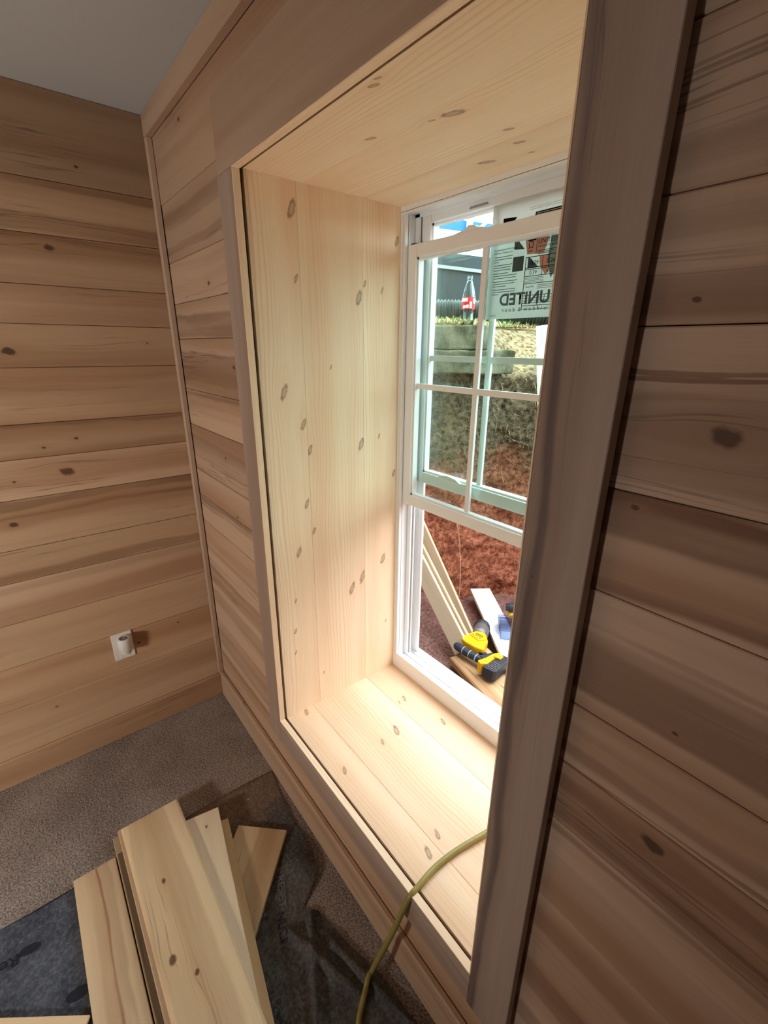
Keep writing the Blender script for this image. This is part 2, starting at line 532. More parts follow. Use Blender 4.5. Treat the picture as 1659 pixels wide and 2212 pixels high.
fl = obj('floor', MB().box(-0.1, RX, BY, 0.02, -0.1, 0.0), 'carpet', kind='structure')
obj('ceiling', MB().box(-0.1, RX, BY, 0.02, H, H + 0.1), 'ceiling', kind='structure')
obj('wall_back', MB().box(-0.1, RX, BY - 0.1, BY, -0.1, H + 0.1), 'ceiling', kind='structure')
obj('wall_right', MB().box(RX, RX + 0.1, BY, 0.6, -0.1, H + 0.1), 'ceiling', kind='structure')

# left wall: backing with separate boards
wl = obj('wall_left', MB().box(-0.12, -0.016, BY, 0.02, -0.1, H + 0.1), 'core', kind='structure')
LZ = [2.155, 1.938, 1.80, 1.667, 1.560, 1.437, 1.272, 1.166, 1.040, 0.877, 0.766, 0.622, 0.463, 0.299, 0.0]
LK = {0: [(0, -0.2155, 1.985, 0.004)], 2: [(0, -0.3226, 1.7673, 0.009)], 4: [(0, -0.477, 1.483, 0.012), (0, -0.10, 1.51, .003)],
      7: [(0, -0.404, 1.1108, 0.015), (0, -0.545, 1.098, 0.004)], 6: [(0, -0.45, 1.195, 0.004), (0, -0.36, 1.215, 0.005)],
      8: [(0, -0.575, 0.962, 0.009)], 12: [(0, -0.3023, 0.3974, 0.005), (0, -0.1495, 0.4294, 0.004)], 13: [(0, -0.6, 0.25, 0.004)]}
LH = {1: [(0.06, 0.012, 0.55), (-0.045, 0.02, 0.4)], 2: [(0.055, 0.012, 0.35)], 5: [(0.0, 0.03, 0.22)], 8: [(0.065, 0.012, 0.6), (0.03, 0.006, 0.55)],
      9: [(-0.035, 0.015, 0.45)], 10: [(0.05, 0.014, 0.25)], 6: [(0.045, 0.006, 0.4)], 13: [(0.05, 0.02, 0.15)]}
LT = [-0.38, -0.12, -0.12, 0.06, -0.10, -0.02, -0.12, 0.10, -0.06, -0.10, 0.04, -0.06, 0.03, -0.02]
for i in range(len(LZ) - 1):
    z1, z0 = LZ[i], LZ[i + 1]
    board('board', frame((0, BY / 2, (z0 + z1) / 2), (0, 1, 0), (1, 0, 0)), -BY, z1 - z0 - GAP, 0.014, 'poplar', wl,
          knots=LK.get(i, ()), hearts=LH.get(i, ()), tone=LT[i], hue=0.35 if i in (3, 7, 10) else 0.0, seed=i + 3)

# window wall: core with an opening, boards on both sides and above
core = MB()
X0, X1 = -0.12, RX
core.box(X0, 0.637, 0.016, 0.560, -0.1, H + 0.1).box(1.503, X1, 0.016, 0.560, -0.1, H + 0.1)
core.box(0.637, 1.503, 0.016, 0.560, 1.889, H + 0.1).box(0.637, 1.503, 0.016, 0.560, -0.1, 0.318)
wf = obj('wall_front', core, 'core', kind='structure')
WZ = [2.10, 1.920, 1.755, 1.633, 1.524, 1.359, 1.234, 1.065, 0.964, 0.857, 0.690, 0.585, 0.408, 0.245, 0.0]
WT = [-0.10, -0.14, 0.02, -0.06, -0.06, 0.06, -0.05, -0.02, 0.0, 0.04, 0.0, 0.0, -0.02, -0.02]
LKN = {0: [(0.2783, 0, 2.0676, 0.006)], 2: [(0.3731, 0, 1.6684, 0.006)], 4: [(0.4967, 0, 1.447, 0.006)],
       6: [(0.3491, 0, 1.1639, 0.005)], 7: [(0.4001, 0, 0.9761, 0.005)]}
LHN = {1: [(0.03, 0.02, 0.3), (-0.05, 0.012, 0.35)], 3: [(-0.02, 0.035, 0.55)], 4: [(-0.005, 0.045, 0.4)], 5: [(0.055, 0.008, 0.6)],
       6: [(0.0, 0.04, 0.3)], 8: [(0.04, 0.012, 0.65), (0.02, 0.006, 0.4)], 10: [(0.02, 0.012, 0.4)], 11: [(0.03, 0.03, 0.3)],
       12: [(0.0, 0.04, 0.3)], 9: [(-0.03, 0.01, 0.3)]}
RKN = {1: [], 3: [(1.6102, 0, 1.5451, 0.003)], 4: [(1.66, 0, 1.4285, 0.010)], 5: [(1.5949, 0, 1.3445, 0.0035)],
       6: [(1.6833, 0, 1.1049, 0.0025)], 8: [(1.6931, 0, 0.938, 0.010)], 2: [(1.6102, 0, 1.5451, 0.003)]}
RHN = {2: [(-0.03, 0.012, 0.35)], 3: [(-0.03, 0.020, 0.45), (0.03, 0.012, 0.3)], 4: [(0.035, 0.0015, 0.85), (0.041, 0.001, 0.8), (-0.018, 0.040, 0.6)],
       5: [(0.036, 0.026, 0.75), (0.054, 0.009, 0.95), (-0.055, 0.008, 0.8)], 6: [(-0.012, 0.042, 0.7), (0.04, 0.004, 0.3)], 7: [(-0.012, 0.010, 0.5), (-0.035, 0.002, 0.7), (0.03, 0.010, 0.25)],
       8: [(-0.008, 0.0013, 1.0), (-0.030, 0.018, 0.65), (0.012, 0.014, 0.55)], 9: [(0.07, 0.006, 0.5), (0.0, 0.02, 0.2)], 10: [(0.0, 0.02, 0.3)], 11: [(0.0, 0.03, 0.6)], 12: [(0.05, 0.02, 0.4)]}
RT = [-0.04, -0.04, -0.04, 0.06, 0.04, 0.20, 0.14, 0.14, 0.08, 0.10, 0.12, 0.10, 0.08, 0.06]
for i in range(len(WZ) - 1):
    z1, z0 = WZ[i], WZ[i + 1]
    zc, hh = (z0 + z1) / 2, z1 - z0 - GAP
    if z0 >= 1.9:
        board('board', frame((RX / 2, 0, zc), (1, 0, 0), (0, -1, 0)), RX, hh, 0.014, 'poplar', wf, knots=LKN.get(i, ()), hearts=LHN.get(i, ()), tone=WT[i], hue=0.4, seed=i + 31)
    elif z1 <= 0.33:
        board('board', frame((RX / 2, 0, zc), (1, 0, 0), (0, -1, 0)), RX, hh, 0.014, 'poplar', wf, tone=WT[i], hue=0.4, seed=i + 31)
    else:
        lk = LKN.get(i, ())
        xa, xb = 0.0225, 0.640
        board('board', frame(((xa + xb) / 2, 0, zc), (1, 0, 0), (0, -1, 0)), xb - xa, hh, 0.014, 'poplar', wf, knots=lk, hearts=LHN.get(i, ()), tone=WT[i], hue=0.55, seed=i + 31)
        xa, xb = 1.500, RX
        board('board', frame(((xa + xb) / 2, 0, zc), (1, 0, 0), (0, -1, 0)), xb - xa, hh, 0.014, 'poplar', wf, knots=RKN.get(i, ()), hearts=RHN.get(i, ()), tone=RT[i], hue=1.0, seed=i + 57)

# trims: casing around the opening, pine lining, crown strip, corner strip, baseboards
tr = empty('trim_1', (XL, 0, ZB), kind='structure', label='flat poplar casing around the window opening')
def casing(x0, x1, z0, z1, vert, **kw):
    c = ((x0 + x1) / 2, -0.0245, (z0 + z1) / 2)
    obj('backing_strip', MB().box(x0 + 0.014, x1 - 0.014, -0.007, -0.0002, z0 + 0.014, z1 - 0.014), 'core', tr)
    if vert:
        return board('casing_board', frame(c, (0, 0, 1), (0, -1, 0)), z1 - z0, x1 - x0, 0.0172, 'poplar_casing', tr, ch=0.001, **kw)
    return board('casing_board', frame(c, (1, 0, 0), (0, -1, 0)), x1 - x0, z1 - z0, 0.0172, 'poplar_casing', tr, ch=0.001, **kw)
casing(0.574, XL, 0.252, ZT - 0.0008, True, tone=-0.16, hue=0.8, seed=70)
casing(XR, XR2, 0.252, ZT - 0.0008, True, tone=-0.20, hue=1.0, seed=71, hearts=[(0.028, 0.007, 0.75)], knots=[(1.5, 0, 1.23, 0.002)])
casing(0.574, XR2, ZT, 2.02, False, tone=-0.06, hue=0.2, seed=72)
casing(XL + 0.0008, XR - 0.0008, 0.252, ZB, False, tone=-0.14, hue=0.8, seed=73, hearts=[(0.015, 0.006, 0.2)])

pl = empty('trim_2', (PX0, 0, PZ0), kind='structure', label='clear pine lining boards of the deep window recess')
for (ctr, X, Z, L) in (((XL + 0.0026, -0.0159, (ZB + ZT) / 2), (0, 0, 1), (1, 0, 0), ZT - ZB - 0.006), ((XR - 0.0026, -0.0159, (ZB + ZT) / 2), (0, 0, 1), (-1, 0, 0), ZT - ZB - 0.006),
                        (((XL + XR) / 2, -0.0159, ZT - 0.0026), (1, 0, 0), (0, 0, -1), XR - XL), (((XL + XR) / 2, -0.0159, ZB + 0.0026), (1, 0, 0), (0, 0, 1), XR - XL)):
    board('edge_band', frame(ctr, X, Z), L, 0.0172, 0.0025, 'pine', tr, ch=0.0004)
def pine_set(cuts, mk, **kw):
    for j in range(len(cuts) - 1):
        mk(j, cuts[j] + (0.0002 if j else 0), cuts[j + 1] - 0.0002)
def KJ(*q):
    return [(PX0, y, z, r) for y, z, r in q]
JK = [KJ((0.118, 1.812, 0.013), (0.120, 1.6625, 0.006), (0.068, 1.389, 0.012), (0.120, 1.300, 0.010), (0.118, 1.068, 0.009), (0.083, 0.9225, 0.010), (0.0614, 0.762, 0.005), (0.0545, 0.656, 0.006), (0.0508, 0.577, 0.005)),
      KJ((0.137, 1.226, 0.009), (0.312, 1.631, 0.012), (0.318, 0.767, 0.014), (0.273, 0.734, 0.013), (0.316, 1.221, 0.012), (0.137, 0.977, 0.007), (0.150, 0.45, 0.004), (0.215, 1.45, 0.004)),
      KJ((0.333, 1.668, 0.006), (0.394, 1.656, 0.006), (0.446, 1.785, 0.008), (0.405, 0.808, 0.012), (0.385, 1.24, 0.005), (0.447, 1.11, 0.007), (0.42, 0.55, 0.004))]
def mk_jamb(j, a, b):
    board('plank', frame((PX0, (a + b) / 2, (PZ0 + PZ1) / 2), (0, 0, 1), (1, 0, 0)), PZ1 - PZ0, b - a, 0.018, 'pine', pl, ch=0.0004, knots=JK[j], tone=[0, -0.02, 0.0][j], seed=80 + j)
pine_set([0.003, 0.131, 0.326, DEP], mk_jamb)
def mk_jamb_r(j, a, b):
    board('plank', frame((PX1, (a + b) / 2, (PZ0 + PZ1) / 2), (0, 0, 1), (-1, 0, 0)), PZ1 - PZ0, b - a, 0.018, 'pine', pl, ch=0.0004, seed=84 + j)
pine_set([0.003, 0.15, 0.32, DEP], mk_jamb_r)
HK = [[(1.105, 0.022, PZ1, 0.006), (1.125, 0.014, PZ1, 0.004), (0.955, 0.129, PZ1, 0.007)], [(1.121, 0.176, PZ1, 0.013), (1.145, 0.295, PZ1, 0.006), (1.08, .166, PZ1, .004)],
      [(1.1226, 0.3547, PZ1, 0.007), (1.11, 0.412, PZ1, 0.004), (1.02, 0.385, PZ1, 0.011)]]
def mk_head(j, a, b):
    board('plank', frame(((PX0 + PX1) / 2, (a + b) / 2, PZ1), (1, 0, 0), (0, 0, -1)), PX1 - PX0 + 0.030, b - a, 0.018, 'pine', pl, ch=0.0004, knots=HK[j], tone=[0.0, 0.02, 0.0][j], seed=88 + j)
pine_set([0.003, 0.150, 0.330, DEP], mk_head)
SK = [[(0.940, 0.042, PZ0, 0.008), (1.2595, 0.0746, PZ0, 0.010), (0.672, 0.066, PZ0, 0.009)], [(0.920, 0.256, PZ0, 0.012), (0.9275, 0.193, PZ0, 0.007), (1.2416, 0.1235, PZ0, 0.008)],
      [(0.826, 0.3704, PZ0, 0.008), (0.986, 0.403, PZ0, 0.008), (0.83, 0.345, PZ0, 0.005)]]
def mk_sill(j, a, b):
    board('plank', frame(((PX0 + PX1) / 2, (a + b) / 2, PZ0), (1, 0, 0), (0, 0, 1)), PX1 - PX0 + 0.030, b - a, 0.018, 'pine', pl, ch=0.0006, knots=SK[j], tone=[-0.05, -0.08, -0.10][j], seed=92 + j)
pine_set([0.003, 0.101, 0.330, DEP], mk_sill)

t3 = board('trim_3', frame((RX / 2, -0.020, (2.098 + H) / 2), (1, 0, 0), (0, -1, 0)), RX, H - 2.098, 0.020, 'poplar', None, tone=-0.08, hue=0.7, kind='structure', label='poplar crown strip along the ceiling')
t4 = board('trim_4', frame((0.0105, -0.020, (0.118 + 2.097) / 2), (0, 0, 1), (0, -1, 0)), 2.097 - 0.118, 0.0205, 0.020, 'poplar', None, ch=0.003, tone=-0.02, hue=0.8, kind='structure', label='thin poplar strip in the room corner')
board('baseboard_left', frame((0.013, BY / 2, 0.056), (0, 1, 0), (1, 0, 0)), -BY - 0.002, 0.112, 0.013, 'poplar', None, ch=0.003, tone=-0.04, kind='structure', seed=41)
board('baseboard_front', frame((RX / 2 + 0.007, -0.0165, 0.0625), (1, 0, 0), (0, -1, 0)), RX - 0.015, 0.125, 0.0155, 'poplar', None, ch=0.003, tone=-0.08, hue=0.5, kind='structure', seed=46)

# ------------------------------------------------------------------ window (double hung, lower sash raised)
win = empty('window_1', ((PX0 + PX1) / 2, 0.51, PZ0), kind='structure', label='white vinyl double hung window with raised lower sash')
fx0, fx1, fz0, fz1 = 0.655, PX1 + 0.002, 0.338, 1.868
fr = MB()
for s, e in ((1, fx0), (-1, fx1)):
    fr.box(e - s * 0.012, e + s * 0.012, DEP, 0.560, fz0 - 0.01, fz1 + 0.01)
    for (y0, y1, d) in ((DEP, 0.4705, 0.0205), (0.4735, 0.4765, 0.020), (0.504, 0.5105, 0.030), (0.5165, 0.520, 0.034), (0.545, 0.553, 0.046), (0.553, 0.560, 0.030)):
        fr.box(e + s * 0.011, e + s * d, y0, y1, fz0, fz1)
obj('side_jamb', fr, 'vinyl', win)
hd = MB()
hd.box(fx0, fx1, DEP - 0.0006, 0.560, fz1 - 0.012, fz1 + 0.012)
for (y0, y1, d) in ((DEP - 0.0006, 0.470, 0.016), (0.504, 0.511, 0.020), (0.545, 0.553, 0.026), (0.553, 0.560, 0.018)):
    hd.box(fx0, fx1, y0, y1, fz1 - d, fz1 - 0.011)
obj('head_jamb', hd, 'vinyl', win)
sl = MB()
sl.prism([(DEP - 0.0008, fz0 - 0.012), (0.585, fz0 - 0.012), (0.585, 0.362), (0.545, 0.368), (0.545, 0.376), (0.538, 0.376), (0.538, 0.369), (0.512, 0.373), (0.512, 0.384), (0.505, 0.384), (0.505, 0.374), (0.476, 0.378), (0.476, 0.398), (DEP - 0.0008, 0.398)][::-1], fx0, fx1, 'x')
obj('sill_frame', sl, 'vinyl', win)

def sash(name, x0, x1, z0, z1, y0, y1, stile, top, bot):
    e = bpy.data.objects.new(name, None)
    link(e, Matrix.Translation(((x0 + x1) / 2, (y0 + y1) / 2, z0)), win)
    ym = (y0 + y1) / 2
    gx0, gx1, gz0, gz1 = x0 + stile, x1 - stile, z0 + bot, z1 - top
    def bev(ax0, ax1, az0, az1, nm):
        obj(nm, MB().box(ax0, ax1, y0, y1, az0, az1), 'vinyl', e, bevel=0.002)
    bev(x0, gx0, z0, z1, 'stile'); bev(gx1, x1, z0, z1, 'stile')
    bev(gx0, gx1, gz1, z1, 'rail'); bev(gx0, gx1, z0, gz0, 'rail')
    bd = MB()
    t = 0.006
    bd.box(gx0, gx0 + t, y0 + 0.006, y1 - 0.006, gz0, gz1).box(gx1 - t, gx1, y0 + 0.006, y1 - 0.006, gz0, gz1)
    bd.box(gx0, gx1, y0 + 0.006, y1 - 0.006, gz0, gz0 + t).box(gx0, gx1, y0 + 0.006, y1 - 0.006, gz1 - t, gz1)
    obj('glazing_bead', bd, 'vinyl', e)
    for k in (1, 2):
        c = gx0 + (gx1 - gx0) * k / 3
        obj('muntin', MB().box(c - 0.008, c + 0.008, ym - 0.004, ym + 0.004, gz0, gz1), 'vinyl', e)
    c = (gz0 + gz1) / 2
    obj('muntin', MB().box(gx0, gx1, ym - 0.0041, ym + 0.0041, c - 0.008, c + 0.008), 'vinyl', e)
    obj('pane', MB().box(gx0, gx1, ym + 0.006, ym + 0.009, gz0, gz1), 'glass', e)
    return e, (gx0, gx1, gz0, gz1)
lo, _ = sash('lower_sash', 0.674, 1.463, 1.007, 1.775, 0.472, 0.503, 0.036, 0.033, 0.035)
up, _ = sash('upper_sash', 0.688, 1.449, 1.082, 1.850, 0.5115, 0.5435, 0.036, 0.022, 0.036)
lk = MB()
lk.prism([(0.845, 1.775), (0.952, 1.775), (0.940, 1.779), (0.925, 1.781), (0.915, 1.787), (0.897, 1.789), (0.884, 1.781), (0.862, 1.778)], 0.474, 0.502, 'y')
obj('sash_lock', lk, 'vinyl', lo, bevel=0.001)
obj('tilt_latch', MB().box(0.684, 0.702, 0.476, 0.492, 1.774, 1.779), 'slot', lo)
obj('vent_slot', MB().prism([(0.865, 1.834), (0.925, 1.834), (0.922, 1.839), (0.868, 1.839)], 0.5085, 0.5116, 'y'), 'grey_top', up)
obj('finger_lift', MB().prism([(0.80, 1.118), (0.90, 1.118), (0.88, 1.128), (0.845, 1.132), (0.82, 1.128)], 0.503, 0.5114, 'y'), 'vinyl', up, bevel=0.001)

# paper label stuck on the upper pane
LY = 0.5105
lab = empty('energy_label', (1.115, LY, 1.573))
tag(lab, 'white printed paper energy label stuck on the upper window pane', 'label')
obj('paper_sheet', MB().box(0.938, 1.30, 0.5155, 0.5165, 1.573, 1.8265), 'paper', lab)
def lab_box(nm, x0, x1, z0, z1, mat, d=0.0):
    return obj(nm, MB().box(x0, x1, 0.5152 - d, 0.5156, z0, z1), mat, lab)
def lab_poly(nm, pts, mat, d=0.0):
    return obj(nm, MB().prism(pts, 0.5152 - d, 0.5156, 'y'), mat, lab)
def lab_text(s, size, x, z, mat='print_black', flip=False, nm='print', d=0.0, sx=1.0, bold=0.0):
    return text(s, size, mat, nm, frame((x, 0.5148 - d, z), (1, 0, 0), (0, -1, 0)), lab, flip, sx=sx, bold=bold)
lab_poly('colour_block', [(1.040, 1.7457), (1.049, 1.710), (1.094, 1.7076), (1.106, 1.7457)], 'print_red')
lab_poly('colour_block', [(1.0836, 1.7026), (1.0864, 1.6832), (1.1044, 1.6607), (1.1121, 1.6739), (1.1096, 1.7019)], 'print_red')
lab_poly('grey_block', [(1.011, 1.7244), (1.0404, 1.7224), (1.019, 1.7447), (1.011, 1.7447)], 'print_grey')
lab_box('grey_block', 1.0104, 1.0413, 1.677, 1.7085, 'print_grey')
lab_poly('grey_block', [(1.0535, 1.681), (1.083, 1.681), (1.060, 1.701), (1.0535, 1.703)], 'print_grey')
lab_poly('grey_block', [(1.106, 1.702), (1.112, 1.672), (1.118, 1.655), (1.128, 1.668), (1.131, 1.745), (1.110, 1.745)], 'print_light')
lab_text('\u03a9', 0.020, 1.0505, 1.7215, 'print_black', d=.0003)
lab_box('printed_rule', 1.049, 1.070, 1.7365, 1.7395, 'print_black', .0002)
lab_text('NFRC', 0.006, 1.050, 1.7135, 'print_black', d=.0003)
lab_box('printed_rule', 1.0725, 1.0735, 1.708, 1.742, 'print_black', .0002)
lab_box('printed_rule', 1.060, 1.29, 1.7405, 1.7440, 'print_black', .0002)
lab_text('UNITED', 0.0135, 1.0768, 1.7280, 'print_black', d=.0003)
lab_text('WINDOW & DOOR', 0.0070, 1.0775, 1.7200, 'print_black', d=.0003)
for k in range(3):
    lab_box('text_line', 1.0775, 1.125 - 0.006 * k, 1.7135 - k * 0.0032, 1.7145 - k * 0.0032, 'print_black', .0002)
for (x0, x1, z0, z1) in ((1.048, 1.29, 1.7025, 1.7040), (1.048, 1.29, 1.6800, 1.6815), (1.048, 1.29, 1.6768, 1.6780), (1.048, 1.29, 1.6625, 1.6638), (1.048, 1.29, 1.6468, 1.6480),
                         (1.047, 1.29, 1.6215, 1.6225), (1.047, 1.29, 1.6155, 1.6163), (1.047, 1.29, 1.6100, 1.6108), (1.047, 1.29, 1.6050, 1.6060), (1.047, 1.29, 1.5990, 1.6002), (1.047, 1.29, 1.5910, 1.5920),
                         (1.0470, 1.0484, 1.5910, 1.7040), (1.0930, 1.0940, 1.6625, 1.7040), (1.0880, 1.0890, 1.5990, 1.6215), (1.1070, 1.1080, 1.6060, 1.6215), (1.0920, 1.0930, 1.5910, 1.5990)):
    lab_box('printed_rule', x0, x1, z0, z1, 'print_black', .0001)
lab_text('0.29', 0.0125, 1.0615, 1.6865, d=.0003); lab_text('0.26', 0.0125, 1.1045, 1.6865, d=.0003)
lab_text('0.39', 0.0115, 1.0610, 1.6662, d=.0003); lab_text('\u2264 0.3', 0.0115, 1.1050, 1.6662, d=.0003)
for k in range(4):
    lab_box('text_line', 1.050, 1.100, 1.6590 - k * 0.003, 1.6598 - k * 0.003, 'print_grey', .0002)
lab_text('Fixed/DH', 0.006, 1.054, 1.6385, d=.0003)
for k in range(3):
    lab_box('text_line', 1.085, 1.131, 1.6425 - k * 0.0035, 1.6433 - k * 0.0035, 'print_grey', .0002)
lab_text('Recommendations for Cleaning', 0.0052, 0.953, 1.7275, d=.0003)
lab_text('and Proper Window Care', 0.0052, 0.953, 1.7205, d=.0003)
for k, (a, b) in enumerate(((0.955, 1.008), (0.954, 1.006), (0.954, 0.968), (0.955, 1.008), (0.955, 1.004), (0.955, 1.005), (0.955, 0.998), (0.955, 1.026), (0.955, 1.022), (0.955, 1.027), (0.955, 1.020), (0.955, 0.995), (0.955, 1.024), (0.955, 1.024), (0.955, 0.975))):
    zz = 1.7130 - k * 0.0054 - (k // 3) * 0.0020
    lab_box('text_line', a, b, zz, zz + 0.0013, 'print_grey', .0002)
lab_text('UNITED', 0.0370, 1.1235, 1.6045, 'print_grey', flip=True, sx=1.08, bold=0.0011)
lab_text('w i n d o w  &  d o o r', 0.0120, 1.1200, 1.5890, 'print_grey', flip=True, sx=1.18, bold=0.0002)
for k in range(2):
    lab_box('text_line', 0.953, 0.972, 1.5830 - k * 0.003, 1.5838 - k * 0.003, 'print_grey', .0002)
lab_box('printed_bar', 1.061, 1.131, 1.7845, 1.7935, 'print_black', .0001)
for k in range(2):
    lab_box('text_line', 1.064, 1.128, 1.7865 + k * 0.0032, 1.7874 + k * 0.0032, 'white_label', .0003)
lab_poly('printed_bar', [(0.972, 1.775), (0.995, 1.775), (1.0112, 1.7925), (0.972, 1.7955)], 'print_black', .0001)
for k in range(2):
    lab_box('text_line', 1.045, 1.125, 1.8000 + k * 0.004, 1.8006 + k * 0.004, 'print_light', .0002)

# ------------------------------------------------------------------ outlet and plug-in on the left wall
oy0, oy1, oz0, oz1 = -0.3912, -0.3212, 0.3526, 0.4666
ow = empty('outlet_plate', (0, (oy0 + oy1) / 2, (oz0 + oz1) / 2))
tag(ow, 'white plastic outlet cover plate on the left board wall', 'outlet')
pm = MB().box(0.0, 0.005, oy0, oy1, oz0, oz1)
obj('cover_plate', pm, 'plate', ow, bevel=0.0015)
obj('receptacle', MB().box(0.004, 0.0062, -0.3735, -0.3390, 0.358, 0.395), 'plate', ow, bevel=0.001)
obj('screw', MB().lathe([(0.0, 0.0012), (0.003, 0.001), (0.003, 0)], 10), 'grey_top', ow, frame((0.005, -0.3562, 0.4096), (0, 1, 0), (1, 0, 0)))
pg = empty('plug_in_freshener', (0.006, -0.354, 0.397))
tag(pg, 'white cylindrical plug-in unit with grey top in the wall outlet', 'plug-in')
T0 = Matrix.Translation((0.030, -0.352, 0.393))
obj('housing', MB().lathe([(0.0, 0.0), (0.018, 0.0), (0.0205, 0.003), (0.0205, 0.018), (0.0225, 0.020), (0.0225, 0.060), (0.021, 0.063), (0.016, 0.064)], 24), 'plate', pg, T0, smooth=True)
obj('top_vent', MB().lathe([(0.0165, 0.064), (0.015, 0.061), (0.006, 0.060), (0.005, 0.063), (0.0, 0.063)], 24), 'grey_top', pg, T0)
obj('plug_body', MB().box(0.0062, 0.020, -0.368, -0.336, 0.398, 0.440), 'plate', pg, bevel=0.002)

# ------------------------------------------------------------------ work light (low stand, behind the viewer's left)
LP = Vector((1.25, -2.25, 0.95))
LD = Vector((-1.6, 1.15, 0.0)).normalized()
cl = empty('work_light', (LP.x, LP.y, 0.0))
tag(cl, 'black work light on a tripod stand at the back of the room', 'lamp')
Ml = frame(LP, Vector((0, 0, 1)).cross(LD), LD)
obj('lamp_housing', MB().box(-0.16, 0.16, -0.12, 0.12, -0.07, -0.004), 'tool_black', cl, Ml, bevel=0.01)
obj('lamp_glass', MB().box(-0.145, 0.145, -0.105, 0.105, -0.004, 0.0), 'lamp_glass', cl, Ml)
obj('pole', MB().tube([(LP.x, LP.y, 0.30), (LP.x, LP.y, 0.84)], 0.014, 10), 'tool_grey', cl)
for k in range(3):
    a = k * 2.094 + 0.4
    obj('leg', MB().tube([(LP.x, LP.y, 0.42), (LP.x + 0.30 * math.cos(a), LP.y + 0.30 * math.sin(a), 0.012)], 0.010, 8), 'tool_grey', cl)
ld = bpy.data.lights.new('work_lamp', 'AREA')
ld.shape = 'RECTANGLE'; ld.size = 0.28; ld.size_y = 0.20
ld.energy = LAMP_W; ld.color = (1.0, 0.91, 0.80); ld.spread = math.radians(155)
lo_ = bpy.data.objects.new('work_lamp', ld)
link(lo_, Ml @ Matrix.Translation((0, 0, 0.004)) @ Matrix.Rotation(math.pi, 4, 'X'), cl)

# ------------------------------------------------------------------ underlayment sheet on the carpet
ED = [(0.53, -0.020), (0.61, -0.034), (0.73, -0.048), (0.81, -0.046), (0.88, -0.050), (0.934, -0.062), (0.960, -0.085), (0.985, -0.125), (1.000, -0.150), (1.012, -0.135), (1.03, -0.116), (1.08, -0.106), (1.156, -0.089), (1.253, -0.062), (1.374, -0.054), (1.9, -0.05)]
def yedge(x):
    for (a, ya), (b, yb) in zip(ED, ED[1:]):
        if a <= x <= b:
            return ya + (yb - ya) * (x - a) / (b - a)
    return ED[-1][1]
def sheet_z(x, y):
    z = 0.0045
    g = math.exp(-(((x - 0.90) / 0.07) ** 2 + ((y + 0.095) / 0.045) ** 2))
    z += 0.022 * g
    z += 0.021 * math.exp(-((y + 0.215 - 0.35 * (x - 1.0)) / 0.010) ** 2) * max(0, min(1, (x - 1.0) / 0.03)) * max(0, min(1, (1.30 - x) / 0.1))
    z += 0.017 * math.exp(-((y + 0.150 + 0.5 * (x - 1.05)) / 0.012) ** 2) * max(0, min(1, (x - 1.0) / 0.04)) * max(0, min(1, (1.35 - x) / 0.1))
    z += 0.014 * math.exp(-((y + 0.105 - 0.25 * (x - 1.2)) / 0.012) ** 2) * max(0, min(1, (x - 1.06) / 0.05)) * max(0, min(1, (1.5 - x) / 0.1)) * (1 if x > 1 else 0)
    z += 0.006 * max(0, noise.noise(Vector((x * 14, y * 14, 2.0)))) * max(0, min(1, (y + (0.36 if x > 1.12 else 0.10)) / 0.06)) * max(0, min(1, (x - 0.56) / 0.1))
    return z
sv, sf = [], []
NX, NY = 190, 80
for i in range(NX):
    x = 0.53 + (1.9 - 0.53) * i / (NX - 1)
    for j in range(NY):
        e = (j / (NY - 1)) ** 1.6
        y = yedge(x) + (-1.35 - yedge(x)) * e
        xx = x + (0.012 * math.sin(y * 7) if i == 0 else 0)
        sv.append((xx, y, sheet_z(x, y)))
for i in range(NX - 1):
    for j in range(NY - 1):
        a = i * NY + j
        sf.append((a, a + 1, a + NY + 1, a + NY))
us = obj('underlayment_sheet', MB().add(sv, sf), 'underlay', smooth=True)
tag(us, 'dark blue-grey felt underlayment sheet crumpled over the carpet', 'sheet')
so = us.modifiers.new('thick', 'SOLIDIFY'); so.thickness = 0.002; so.offset = -1
def on_sheet(s, size, x, y, ang, mat='ink', z=None, nm='printed_text', sx=1.0, bold=0.0):
    zz = (z if z is not None else sheet_z(x, y) + 0.0012)
    Mw = frame((x, y, zz), (math.cos(ang), math.sin(ang), 0), (0, 0, 1))
    o = text(s, size, mat, nm, Mw, us, sx=sx, bold=bold)
    for v in o.data.vertices:          # lay the print on the wrinkled sheet
        p = Mw @ v.co
        v.co.z = sheet_z(p.x, p.y) + 0.0018 - zz
    return o
def oval(x, y, a, b, ang):
    pts = [(a * math.cos(t * math.pi / 12), b * math.sin(t * math.pi / 12)) for t in range(24)]
    obj('printed_oval', MB().prism(pts, 0, 0.0004), 'ink', us, frame((x, y, 0.0056), (math.cos(ang), math.sin(ang), 0), (0, 0, 1)))
oval(0.637, -0.757, 0.024, 0.012, math.radians(-100))
on_sheet('Rex', 0.040, 0.630, -0.778, math.radians(-92), bold=0.0004)
oval(0.818, -0.668, 0.026, 0.014, math.radians(-100))
on_sheet('RESIST', 0.030, 0.880, -0.168, math.radians(-22), 'ink_pale', z=0.016)
on_sheet('NUCI', 0.030, 0.965, -0.212, math.radians(-18), 'ink', z=0.0115)

